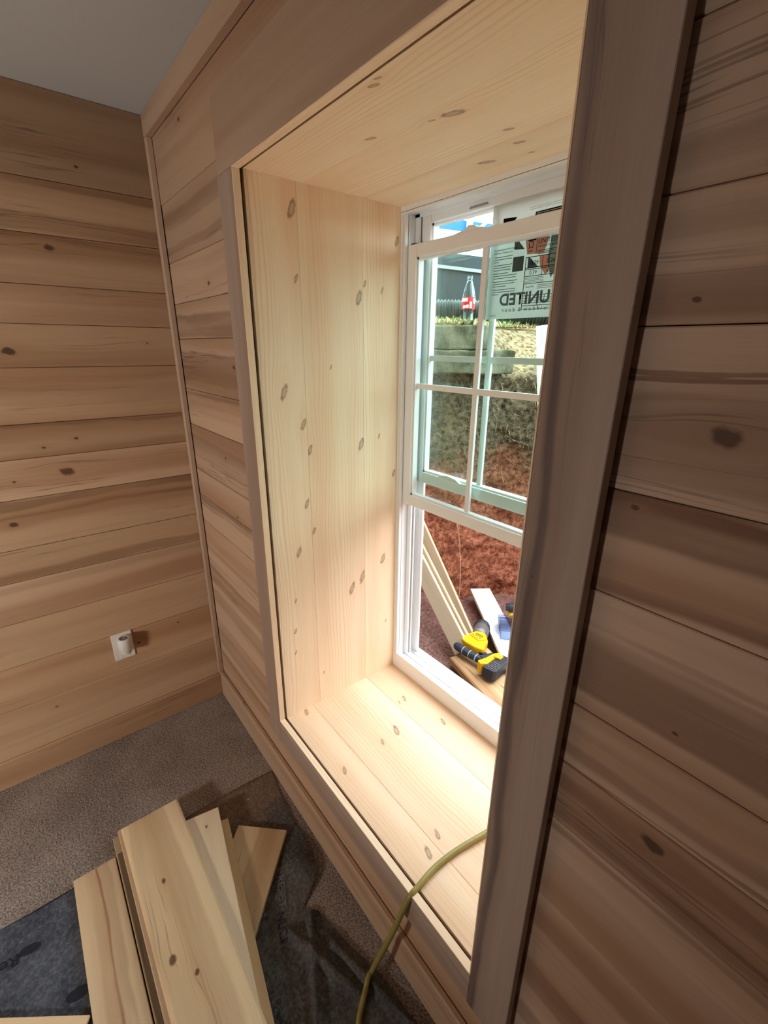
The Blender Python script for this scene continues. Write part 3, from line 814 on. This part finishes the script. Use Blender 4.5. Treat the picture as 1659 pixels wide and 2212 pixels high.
# ------------------------------------------------------------------ loose planks on the floor
def plank(label, x0, x1, yc, wd, ztop, ang=0.0, T=0.014, name='poplar_plank', mat='plank', **kw):
    a = math.radians(ang)
    X = Vector((math.cos(a), math.sin(a), 0))
    c = Vector((x0, yc, ztop)) + X * ((x1 - x0) / 2)
    o = board(name, frame(c, X, (0, 0, 1)), x1 - x0, wd, T, mat, None, **kw)
    return tag(o, label, 'plank', 'loose planks on the floor')
plank('short reddish poplar offcut angled out on the right of the pile', 0.722, 1.082, -0.142, 0.163, 0.0205, -44, seed=5, tone=-0.14, hearts=[(0.04, 0.05, 0.35)])
plank('light brown plank poking out at the far end under the dark plank', 0.462, 1.9, -0.500, 0.068, 0.0205, 0.0, seed=6, tone=-0.35)
plank('plank with a dark crack line on the left edge of the pile', 0.528, 1.9, -0.592, 0.110, 0.0205, 0.0, seed=7, hearts=[(0.002, 0.003, 0.9), (0.014, 0.020, 0.5), (-0.016, 0.012, 0.35)], hue=0.3)
plank('lower narrow yellowish plank peeking out right of the pale plank', 0.622, 1.20, -0.273, 0.104, 0.0355, -10.0, T=0.0145, seed=8, tone=0.02)
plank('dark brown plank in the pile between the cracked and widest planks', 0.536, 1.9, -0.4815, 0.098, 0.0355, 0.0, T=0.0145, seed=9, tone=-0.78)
plank('pale greenish-white plank right under the widest plank', 0.577, 1.20, -0.288, 0.104, 0.0505, -10.0, T=0.0145, seed=10, tone=0.12, hue=0.7, knots=[(0.63, -0.29, 0.037, 0.004)])
plank('mauve-edged plank directly under the left of the widest plank', 0.470, 1.9, -0.4785, 0.076, 0.0505, 0.0, T=0.0145, seed=12, tone=-0.10, hue=0.7)
plank('widest plank with a pale rounded edge, topmost of the pile', 0.479, 1.95, -0.422, 0.170, 0.0655, 0.2, T=0.0145, ch=0.0065, seed=14, knots=[(0.725, -0.44, 0.067, 0.006), (0.93, -0.47, 0.067, 0.010), (0.99, -0.43, 0.067, 0.006)], hearts=[(-0.014, 0.058, 0.32)])
cx = board('poplar_plank', frame((0.820, -0.825, 0.0205), (0.60, 0.80, 0.0), (0, 0, 1)), 0.36, 0.10, 0.014, 'plank', None, seed=15, tone=0.05)
tag(cx, 'plank lying crosswise on the sheet at the lower left picture edge', 'plank', 'loose planks on the floor')

# ------------------------------------------------------------------ air hose through the window
def spline(pts, n=8):
    P = [Vector(p) for p in pts]
    P = [2 * P[0] - P[1]] + P + [2 * P[-1] - P[-2]]
    out = []
    for i in range(1, len(P) - 2):
        for k in range(n):
            t = k / n
            out.append(0.5 * ((2 * P[i]) + (P[i + 1] - P[i - 1]) * t + (2 * P[i - 1] - 5 * P[i] + 4 * P[i + 1] - P[i + 2]) * t * t + (3 * P[i] - P[i - 1] - 3 * P[i + 1] + P[i + 2]) * t ** 3))
    out.append(P[-2])
    return out
hp = spline([(1.36, 0.66, 0.24), (1.355, 0.60, 0.38), (1.35, 0.53, 0.400), (1.345, 0.44, 0.372), (1.332, 0.30, 0.346), (1.318, 0.218, 0.3455), (1.302, 0.13, 0.3455), (1.297, 0.06, 0.3455), (1.303, 0.0, 0.3465), (1.302, -0.030, 0.330), (1.283, -0.055, 0.22), (1.255, -0.072, 0.10), (1.240, -0.09, 0.022), (1.262, -0.125, 0.0120), (1.30, -0.17, 0.0120), (1.42, -0.25, 0.0140), (1.7, -0.23, 0.0140), (2.1, -0.20, 0.0080)])
hp = [Vector((p.x, p.y, max(p.z, max(sheet_z(p.x + a, p.y + b) for a in (-0.006, 0, 0.006) for b in (-0.006, 0, 0.006)) + 0.0078))) if p.y < -0.05 else p for p in hp]
ho = obj('air_hose', MB().tube(hp, 0.0068, 12), 'hose', smooth=True)
tag(ho, 'yellow-green air hose draped over the window sill to the floor', 'hose')

# ------------------------------------------------------------------ outside: pit, bank, grade
GZ, TZ = 0.15, 1.60
FOOT = [(-0.50, 0.58), (-0.25, 0.82), (0.02, 1.07), (0.19, 1.29), (0.36, 1.60), (0.55, 1.95), (0.95, 2.3), (1.6, 2.35), (2.1, 2.1), (2.3, 1.6), (2.35, 1.0), (2.35, 0.575)]
LEAN = [0.10, 0.08, 0.06, 0.10, 0.38, 0.5, 0.6, 0.6, 0.5, 0.4, 0.3, 0.3]
def resample(pts, vals, n):
    L = [0]
    for a, b in zip(pts, pts[1:]):
        L.append(L[-1] + (Vector(b) - Vector(a)).length)
    out = []
    for k in range(n):
        s = L[-1] * k / (n - 1)
        for i in range(len(pts) - 1):
            if s <= L[i + 1] + 1e-9:
                t = (s - L[i]) / (L[i + 1] - L[i])
                p = Vector(pts[i]).lerp(Vector(pts[i + 1]), t)
                out.append((p, vals[i] + (vals[i + 1] - vals[i]) * t))
                break
    return out
NS, NT_ = 420, 130
fp = resample(FOOT, LEAN, NS)
bv = []
top_pts = []
for i in range(NS):
    p, ln = fp[i]
    a = fp[max(0, i - 10)][0]; b = fp[min(NS - 1, i + 10)][0]
    d = (b - a).normalized()
    nrm = Vector((-d.y, d.x))       # outwards (away from the pit)
    for j in range(NT_):
        t = j / (NT_ - 1)
        z = GZ - 0.05 + (TZ - GZ + 0.05) * t
        off = min(ln, 0.07) * (t ** 1.6) + max(0, ln - 0.07) * max(0, (t - 0.84) / 0.16) ** 1.2 - 0.06 * math.exp(-t * 9)
        q = Vector((p.x * 3.0, p.y * 3.0, z * 3.0))
        n1 = noise.noise(q) * 0.05 + noise.noise(q * 3.1) * 0.028 + noise.noise(q * 8.0) * 0.014 + noise.noise(q * 17.0) * 0.011 + noise.noise(q * 37.0) * 0.005
        n1 *= min(1, (1 - t) * 8 + 0.35)
        w2 = p + nrm * (off + n1)
        bv.append((w2.x, max(w2.y, 0.57), z))
    top_pts.append((Vector((bv[-1][0], bv[-1][1])), nrm))
bf = []
for i in range(NS - 1):
    for j in range(NT_ - 1):
        a = i * NT_ + j
        bf.append((a, a + 1, a + NT_ + 1, a + NT_))
obj('clay_bank', MB().add(bv, bf), 'clay', smooth=True, kind='structure', label='red clay bank dug around the window')
def grade_z(x, y, r):
    z = TZ + 0.03 * min(1, r / 0.2) + 0.05 * min(1, max(0, r - 0.2) / 2)
    z += 0.02 * noise.noise(Vector((x * 2.2, y * 2.2, 5))) * min(1, r * 6) + 0.008 * noise.noise(Vector((x * 14, y * 14, 5))) * min(1, r * 10)
    if x < 0.1:
        z += 0.10 * max(0, min(1, (-x - 0.75) / 0.5))
    return z
rs = [0, 0.02, 0.05, 0.09, 0.14, 0.2, 0.28, 0.38, 0.5, 0.7, 1.0, 1.5, 2.3, 3.6, 6, 10, 18, 40]
gv, gf = [], []
for i, (p, nrm) in enumerate(top_pts):
    ctr = Vector((1.3, 0.9))
    for r in rs:
        dd = (nrm.lerp((p - ctr).normalized(), min(1, r / 1.0))).normalized()
        q = p + dd * r
        gv.append((q.x, max(q.y, 0.57), grade_z(q.x, q.y, r)))
n_r = len(rs)
for i in range(NS - 1):
    for j in range(n_r - 1):
        a = i * n_r + j
        gf.append((a, a + 1, a + n_r + 1, a + n_r))
obj('ground', MB().add(gv, gf), 'grade', smooth=True, kind='structure', label='bare soil and straw at grade level')
pv, pf = [], []
NP = 80
for i in range(NP):
    for j in range(NP):
        x = 0.1 + 2.5 * i / (NP - 1); y = 0.57 + 2.1 * j / (NP - 1)
        q = Vector((x * 4, y * 4, 0))
        z = GZ - 0.012 + 0.012 * noise.noise(q) + 0.008 * noise.noise(q * 4)
        z += 0.10 * max(0, 1 - math.hypot((x - 0.22) / 0.30, (y - 0.95) / 0.35))
        pv.append((x, y, z))
for i in range(NP - 1):
    for j in range(NP - 1):
        a = i * NP + j
        pf.append((a, a + NP, a + NP + 1, a + 1))
obj('pit_floor', MB().add(pv, pf), 'pit', smooth=True, kind='structure', label='reddish gritty soil on the pit bottom')
obj('wall_exterior', MB().box(-6, 0.637, 0.5601, 0.566, -0.1, 3.0).box(1.503, 8, 0.5601, 0.566, -0.1, 3.0).box(0.637, 1.503, 0.5601, 0.566, 1.889, 3.0).box(0.637, 1.503, 0.5601, 0.566, -0.1, 0.318), 'stucco', kind='structure')

# concrete blocks at the top of the bank
def rough_block(name, x0, x1, y0, y1, z0, z1, amp, label, Mb):
    mb = MB()
    n = 14
    vs, fs = [], []
    cx_, cy_, cz_ = (x0 + x1) / 2, (y0 + y1) / 2, (z0 + z1) / 2
    idx = {}
    def pt(i, j, k):
        key = (i, j, k)
        if key not in idx:
            p = Vector((x0 + (x1 - x0) * i / n, y0 + (y1 - y0) * j / n, z0 + (z1 - z0) * k / n))
            c = Vector((cx_, cy_, cz_))
            e = sum(1 for q in (i, j, k) if q in (0, n))
            p = c + (p - c) * (1 - 0.012 * (e - 1))
            p += Vector((noise.noise(p * 16), noise.noise(p * 16 + Vector((9, 0, 0))), noise.noise(p * 16 + Vector((0, 9, 0))))) * amp
            idx[key] = len(vs); vs.append(p)
        return idx[key]
    for a in range(n):
        for b in range(n):
            fs += [(pt(a, b, 0), pt(a, b + 1, 0), pt(a + 1, b + 1, 0), pt(a + 1, b, 0)), (pt(a, b, n), pt(a + 1, b, n), pt(a + 1, b + 1, n), pt(a, b + 1, n)),
                   (pt(0, a, b), pt(0, a, b + 1), pt(0, a + 1, b + 1), pt(0, a + 1, b)), (pt(n, a, b), pt(n, a + 1, b), pt(n, a + 1, b + 1), pt(n, a, b + 1)),
                   (pt(a, 0, b), pt(a + 1, 0, b), pt(a + 1, 0, b + 1), pt(a, 0, b + 1)), (pt(a, n, b), pt(a, n, b + 1), pt(a + 1, n, b + 1), pt(a + 1, n, b))]
    o = obj(name, mb.add(vs, fs), 'concrete', None, Mb, smooth=True)
    return tag(o, label, 'concrete block')
MBK = frame((0.219, 1.204, 0), (0.638, 0.770, 0), (0, 0, 1))      # face line of the block courses
rough_block('concrete_block', -0.50, 0.146, 0.0, 0.20, 1.497, 1.603, 0.006, 'upper mossy concrete block in the bank below the bottle', MBK)
rough_block('concrete_block', -0.48, 0.262, -0.025, 0.19, 1.388, 1.494, 0.008, 'lower mossy concrete block in the bank, longer than the upper one', MBK)

# bottle on the bank
bt = empty('plastic_bottle', (0.085, 1.396, 1.606))
tag(bt, 'clear plastic bottle with red label standing on the bank', 'bottle')
TB = Matrix.Translation((0.085, 1.396, 1.608))
obj('body', MB().lathe([(0.0, 0.004), (0.024, 0.0), (0.0315, 0.006), (0.0325, 0.03), (0.030, 0.06), (0.0325, 0.075), (0.0325, 0.135), (0.031, 0.142), (0.024, 0.175), (0.0125, 0.205), (0.0125, 0.212), (0.0155, 0.213), (0.0155, 0.216), (0.0118, 0.217), (0.0118, 0.230), (0.0105, 0.230), (0.0105, 0.214), (0.022, 0.175), (0.030, 0.140), (0.0312, 0.075), (0.0285, 0.06), (0.031, 0.03), (0.030, 0.008), (0.0, 0.010)], 24), 'bottle', bt, TB, smooth=True)
obj('label_wrap', MB().lathe([(0.0330, 0.078), (0.0333, 0.080), (0.0333, 0.131), (0.0330, 0.133)], 28), 'red_label', bt, TB, smooth=True)
def lab_patch(a0, a1, z0, z1):
    vs, fs = [], []
    n = 6
    for k in range(n + 1):
        a = math.radians(a0 + (a1 - a0) * k / n)
        for z in (z0, z1):
            vs.append((0.0337 * math.cos(a), 0.0337 * math.sin(a), z))
    for k in range(n):
        fs.append((2 * k, 2 * k + 2, 2 * k + 3, 2 * k + 1))
    obj('label_print', MB().add(vs, fs), 'white_label', bt, TB)
AV = math.degrees(math.atan2(-0.496 - 1.396, 1.787 - 0.085))
lab_patch(AV - 70, AV - 8, 0.113, 0.129); lab_patch(AV - 50, AV - 24, 0.082, 0.096); lab_patch(AV - 20, AV + 2, 0.083, 0.098); lab_patch(AV + 10, AV + 30, 0.082, 0.112); lab_patch(AV + 42, AV + 70, 0.105, 0.129)

# corrugated pipe behind the bottle
a, b = Vector((-0.60, 1.30, 1.705)), Vector((0.30, 2.35, 1.695))
pp, pr_ = [], []
NCOR = 70
for k in range(NCOR * 4):
    t = k / (NCOR * 4 - 1)
    p = a.lerp(b, t)
    p.z += 0.006 * math.sin(t * 5)
    pp.append(p); pr_.append(0.066 if (k % 4) < 2 else 0.058)
cp = obj('corrugated_pipe', MB().tube(pp, pr_, 24), 'pipe')
tag(cp, 'black corrugated drain pipe lying behind the bottle', 'pipe')

# dark trailer behind
dA, dB = Vector((-2.35, 2.05, 0)), Vector((-0.85, 3.66, 0))
tX = (dB - dA).normalized()
Mt = frame(((dA.x + dB.x) / 2, (dA.y + dB.y) / 2, 0), tX, (0, 0, 1))
trl = empty('utility_trailer', ((dA.x + dB.x) / 2, (dA.y + dB.y) / 2, 1.68))
tag(trl, 'dark steel trailer side with a pale rail beyond the bank', 'trailer')
LT2 = (dB - dA).length / 2
obj('side_panel', MB().prism([(-LT2, 1.95), (LT2, 1.86), (LT2, 2.20), (-LT2, 2.46)], -0.02, 0.02, 'y'), 'dark_metal', trl, Mt)
obj('pale_rail', MB().prism([(-LT2, 2.315), (LT2, 2.07), (LT2, 2.095), (-LT2, 2.345)], -0.045, -0.02, 'y'), 'trim_pale', trl, Mt)
obj('bed', MB().box(-LT2, LT2, 0.02, 1.2, 1.98, 2.05), 'dark_metal', trl, Mt)
obj('side_panel', MB().prism([(-LT2, 1.95), (LT2, 1.86), (LT2, 2.20), (-LT2, 2.46)], 1.2, 1.24, 'y'), 'dark_metal', trl, Mt)
for sx in (-0.45, 0.45):
    mb = MB().lathe([(0.0, -0.08), (0.10, -0.08), (0.22, -0.07), (0.24, -0.03), (0.24, 0.03), (0.22, 0.07), (0.10, 0.08), (0.0, 0.08)], 24)
    obj('wheel', mb, 'tool_black', trl, Mt @ Matrix.Translation((sx, 0.35, 1.935)) @ Matrix.Rotation(math.pi / 2, 4, 'X'))

# blue canopy tent farther back
cn = empty('canopy_tent', (-4.9, 5.6, 1.66))
tag(cn, 'blue canopy tent with pale poles in the yard far behind', 'canopy')
cA, cB = Vector((-5.35, 3.6, 0)), Vector((-4.3, 7.6, 0))
cX = (cB - cA).normalized(); cY = Vector((-cX.y, cX.x, 0))
Mc = frame((cA.x, cA.y, 0), cX, (0, 0, 1))
LC = (cB - cA).length
CD = 0.9
rv = [(0, 0, 3.62), (LC, 0, 3.62), (LC, CD, 3.70), (0, CD, 3.70)]
obj('roof_cloth', MB().add(rv + [(x, y, z - 0.01) for x, y, z in rv], [(0, 1, 2, 3), (7, 6, 5, 4), (0, 4, 5, 1), (2, 6, 7, 3)]), 'canopy_blue', cn, Mc)
obj('valance', MB().box(0, LC, -0.01, 0.01, 3.45, 3.62), 'canopy_blue', cn, Mc)
for (lx, ly) in ((0.03, 0.03), (LC - 0.03, 0.03), (LC - 0.03, CD - 0.03), (0.03, CD - 0.03), (LC * 0.715, -0.05)):
    obj('pole', MB().box(lx - 0.05, lx + 0.05, ly - 0.03, ly + 0.03, 1.66, 3.72), 'canopy_pole', cn, Mc)
obj('brace', MB().tube([(LC * 0.715, -0.05, 3.35), (LC * 0.715 + 0.35, -0.05, 3.62)], 0.03, 8), 'canopy_pole', cn, Mc)
obj('brace', MB().tube([(LC * 0.715, -0.05, 3.30), (LC * 0.715 - 0.9, -0.05, 3.46)], 0.025, 8), 'canopy_pole', cn, Mc)

# boards in the pit
def pit_board(label, p0, p1, wd, T, up, mat, name='lumber_board', **kw):
    p0, p1 = Vector(p0), Vector(p1)
    X = (p1 - p0).normalized()
    Z = Vector(up); Z = (Z - X * Z.dot(X)).normalized()
    o = board(name, frame((p0 + p1) / 2, X, Z), (p1 - p0).length, wd, T, mat, None, **kw)
    return tag(o, label, 'board', 'boards in the pit')
side = Vector((0.35, -0.90, 0.10))
pit_board('front pine board leaning against the bank left in the pit', (0.655, 0.868, 0.205), (-0.02, 1.003, 0.663), 0.085, 0.018, side, 'lumber', seed=21)
pit_board('middle pine board of the three leaning against the bank', (0.645, 0.898, 0.208), (0.0, 1.027, 0.663), 0.085, 0.018, side, 'lumber', seed=22)
pit_board('rear pine board of the three leaning against the bank', (0.60, 0.955, 0.215), (0.03, 1.078, 0.694), 0.085, 0.018, side, 'lumber', seed=23)
pit_board('thick stained board lying flat under the yellow power tool', (0.665, 0.905, 0.195), (1.36, 0.715, 0.195), 0.20, 0.040, (0, 0, 1), 'osb', ch=0.006, seed=24)
pit_board('grey-white board resting across the thick board behind the tool', (0.344, 1.360, 0.222), (0.996, 0.896, 0.2145), 0.112, 0.018, (0, 0, 1), 'white_wood', seed=25)
pit_board('white post leaning on the straw slope at the right', (0.368, 1.625, 1.612), (0.70, 1.44, 0.35), 0.055, 0.040, (0.45, -0.85, 0.2), 'white_wood', seed=26)

# yellow cordless saw on the thick board
tl = empty('cordless_power_tool', (0.75, 0.90, 0.197))
tag(tl, 'yellow and black cordless power tool lying on the thick board', 'power tool')
Mtl = frame((0.763, 0.887, 0.231), (0.998, 0.05, 0), (0, 0.06, 1))
def tp(nm, mb, mat, bev=0.003, Mx=None):
    return obj(nm, mb, mat, tl, Mtl @ (Mx or Matrix.Identity(4)), bevel=bev)
obj_smooth = lambda o: [setattr(p, 'use_smooth', True) for p in o.data.polygons]
obj_smooth(tp('grip', MB().tube([(-0.136, -0.026, 0.0), (-0.128, -0.028, 0.0), (-0.11, -0.030, 0.0), (-0.06, -0.032, 0.0), (-0.01, -0.028, 0.0), (0.035, -0.020, 0.0)], [0.012, 0.017, 0.0185, 0.018, 0.017, 0.022], 16), 'tool_black', 0))
for k in range(3):
    tp('grip_band', MB().tube([(-0.085 + 0.035 * k, -0.031, 0.0), (-0.082 + 0.035 * k, -0.031, 0.0)], 0.0187, 16), 'canopy_pole', 0)
tp('head_housing', MB().prism([(-0.136, 0.004), (-0.10, -0.006), (-0.045, -0.004), (-0.015, 0.006), (-0.010, 0.022), (-0.030, 0.048), (-0.040, 0.083), (-0.078, 0.120), (-0.126, 0.118), (-0.132, 0.066), (-0.142, 0.032)], -0.022, 0.030), 'yellow', 0.007)
tp('head_cap', MB().prism([(-0.120, 0.052), (-0.062, 0.042), (-0.046, 0.080), (-0.080, 0.112), (-0.118, 0.108)], 0.029, 0.036), 'yellow', 0.003)
tp('vent', MB().box(-0.105, -0.065, 0.078, 0.082, 0.035, 0.0372).box(-0.102, -0.066, 0.069, 0.072, 0.035, 0.0372), 'tool_black', 0)
for k in range(4):
    tp('vent_hole', MB().box(-0.110 + 0.013 * k, -0.104 + 0.013 * k, 0.056, 0.060, 0.035, 0.0372), 'tool_black', 0)
obj_smooth(tp('motor_barrel', MB().tube([(-0.105, 0.100, 0.0), (-0.122, 0.135, 0.0), (-0.140, 0.170, 0.0), (-0.150, 0.188, 0.0), (-0.153, 0.193, 0.0)], [0.038, 0.040, 0.039, 0.036, 0.026], 20), 'tool_grey', 0))
obj_smooth(tp('barrel_cap', MB().tube([(-0.146, 0.180, 0.0), (-0.160, 0.206, 0.0)], [0.041, 0.036], 20), 'tool_black', 0))
tp('trigger', MB().prism([(-0.030, 0.002), (-0.008, 0.004), (0.006, 0.022), (-0.018, 0.024)], -0.008, 0.012), 'tool_black', 0.002)
tp('battery_neck', MB().prism([(0.000, -0.030), (0.040, -0.040), (0.056, 0.042), (0.018, 0.030)], -0.018, 0.022), 'tool_black', 0.004)
tp('battery_mount', MB().prism([(0.022, -0.075), (0.042, -0.084), (0.062, -0.060), (0.056, -0.010), (0.066, 0.030), (0.048, 0.050), (0.034, 0.020), (0.032, -0.030)], -0.020, 0.030), 'yellow', 0.004)
tp('battery', MB().prism([(0.056, -0.088), (0.106, -0.082), (0.114, -0.070), (0.104, 0.048), (0.094, 0.056), (0.060, 0.050)], -0.028, 0.026), 'tool_black', 0.007)
for k in range(5):
    tp('battery_rib', MB().box(0.066, 0.104, -0.074 + 0.011 * k, -0.070 + 0.011 * k, 0.024, 0.029), 'tool_grey', 0.001)
tp('release_button', MB().prism([(0.050, -0.004), (0.080, 0.004), (0.080, 0.030), (0.052, 0.024)], 0.026, 0.036), 'yellow', 0.003)

# second tool and tub at the right edge
t2 = empty('cordless_drill', (0.66, 1.30, 0.15))
tag(t2, 'partly hidden black and yellow drill behind the plastic tub', 'power tool')
M2 = frame((0.665, 1.315, 0.19), (0.80, 0.6, 0.0), (0, 0, 1))
obj('drill_body', MB().tube([(-0.09, 0, 0.07), (-0.07, 0, 0.07), (-0.01, 0, 0.07), (0.06, 0, 0.07), (0.10, 0, 0.07)], [0.016, 0.024, 0.034, 0.034, 0.026], 16), 'tool_black', t2, M2)
obj('drill_collar', MB().prism([(-0.075, -0.02), (0.07, -0.025), (0.07, 0.0), (-0.06, 0.0)], -0.043, 0.043), 'yellow', t2, M2 @ Matrix.Translation((0, 0, 0.055)) @ Matrix.Rotation(math.pi / 2, 4, 'X'), bevel=0.004)
obj('drill_grip', MB().prism([(0.01, -0.04), (0.05, -0.04), (0.055, 0.05), (0.02, 0.05)], -0.018, 0.018, 'y'), 'tool_black', t2, M2, bevel=0.005)
tb = empty('plastic_tub', (0.74, 1.16, 0.15))
tag(tb, 'translucent bluish plastic tub behind the grey-white board', 'tub')
M3 = frame((0.735, 1.165, 0.15), (0.75, 0.66, 0), (0, 0, 1))
def shell(x, y, z0, z1, tpr):
    o = [(-x, -y), (x, -y), (x, y), (-x, y)]
    vs = [(px * tpr, py * tpr, z0) for px, py in o] + [(px, py, z1) for px, py in o] + [(px * 0.94, py * 0.94, z1) for px, py in o] + [(px * tpr * 0.94, py * tpr * 0.94, z0 + 0.004) for px, py in o]
    fs = [(3, 2, 1, 0)]
    for r in (0, 4, 8):
        for k in range(4):
            fs.append((r + k, r + (k + 1) % 4, r + 4 + (k + 1) % 4, r + 4 + k))
    fs.append((12, 13, 14, 15))
    return MB().add(vs, fs)
obj('tub_body', shell(0.085, 0.062, 0.0, 0.115, 0.86), 'tub', tb, M3)
obj('tub_lid', MB().box(-0.09, 0.09, -0.066, 0.066, 0.115, 0.124), 'tub', tb, M3, bevel=0.004)

# roots, grass, straw
rt = obj('hanging_root', MB().tube(spline([(0.16, 1.32, 0.66), (0.21, 1.28, 0.60), (0.225, 1.29, 0.50), (0.24, 1.29, 0.40), (0.26, 1.28, 0.30), (0.28, 1.26, 0.17)]), 0.0022, 6), 'root')
tag(rt, 'thin pale root hanging down the red clay bank', 'root')
def blades(name, n, area, mat, label, cat, hgt, flat, zf):
    vs, fs = [], []
    for k in range(n):
        x, y = area()
        z = zf(x, y)
        if z is None:
            continue
        a = random.uniform(0, 6.283)
        h = hgt * random.uniform(0.4, 1.2)
        lean = flat * random.uniform(0.5, 1.2)
        d = Vector((math.cos(a), math.sin(a), 0))
        s = Vector((-d.y, d.x, 0)) * random.uniform(0.0012, 0.0026)
        p = Vector((x, y, z))
        m = p + d * h * lean * 0.5 + Vector((0, 0, h * (1 - lean * 0.6) * 0.6))
        e = p + d * h * lean + Vector((0, 0, h * (1 - lean) + 0.002))
        b = len(vs)
        vs += [p - s, p + s, m - s * 0.8, m + s * 0.8, e]
        fs += [(b, b + 1, b + 3, b + 2), (b + 2, b + 3, b + 4)]
    o = obj(name, MB().add(vs, fs), mat, kind='stuff')
    return tag(o, label, cat)
def on_top(x, y):
    return TZ + 0.02
def near_edge():
    i = random.randint(32, 242)
    p, nrm = top_pts[i]
    q = p + nrm * random.uniform(0.0, 0.5)
    return q.x, q.y
blades('dry_straw', 9000, near_edge, 'straw', 'dry straw scattered along the top of the bank', 'straw', 0.06, 0.85, on_top)
def grass_spot():
    i = random.randint(36, 121)
    p, nrm = top_pts[i]
    q = p + nrm * (0.02 + abs(random.gauss(0, 0.14)))
    return q.x, q.y
blades('green_grass', 1400, grass_spot, 'grass', 'sparse green grass along the edge of the bank', 'grass', 0.055, 0.5, on_top)
def slope_spot():
    return random.uniform(0, 1), random.uniform(0, 1)
# dry roots and straw caught on the bank face
vs, fs = [], []
for k in range(1500):
    i = random.randint(48, 242)
    j = int(NT_ * (1 - abs(random.gauss(0, 0.30))))
    if j < 30 or j >= NT_:
        continue
    p = Vector(bv[i * NT_ + j]); nrm = Vector((-top_pts[i][1].x, -top_pts[i][1].y, 0.1))
    p += nrm * 0.006
    a = random.uniform(-1.2, 1.2)
    tang = Vector((top_pts[i][1].y, -top_pts[i][1].x, 0))
    d = (tang * math.sin(a * 1.3) + Vector((0, 0, -1)) * math.cos(a)) * random.uniform(0.01, 0.06)
    s = tang * random.uniform(0.0006, 0.0016) + Vector((0, 0, 0.0008))
    b = len(vs)
    vs += [p - s, p + s, p + d * 0.5 + nrm * 0.012 + s * 0.8, p + d * 0.5 + nrm * 0.012 - s * 0.8, p + d + nrm * random.uniform(0, 0.01)]
    fs += [(b, b + 1, b + 2, b + 3), (b + 3, b + 2, b + 4)]
o = obj('dry_rootlets', MB().add(vs, fs), 'root', kind='stuff')
tag(o, 'dry rootlets and straw bits sticking out of the bank face', 'roots')

vs, fs = [], []
for k in range(90):
    x, y = random.uniform(0.06, 0.75), random.uniform(-0.55, -0.05)
    if y < -0.35 and x > 0.4:
        continue
    a, r = random.uniform(0, 6.28), random.uniform(0.0012, 0.0045)
    b = len(vs)
    vs += [(x + r * math.cos(a), y + r * math.sin(a), 0.0065), (x - 0.4 * r * math.sin(a), y + 0.4 * r * math.cos(a), 0.0085), (x - r * math.cos(a), y - r * math.sin(a), 0.0065), (x + 0.4 * r * math.sin(a), y - 0.4 * r * math.cos(a), 0.007)]
    fs.append((b, b + 1, b + 2, b + 3))
o = obj('sawdust_flakes', MB().add(vs, fs), 'straw', kind='stuff')
tag(o, 'pale sawdust flakes scattered on the carpet near the corner', 'sawdust')
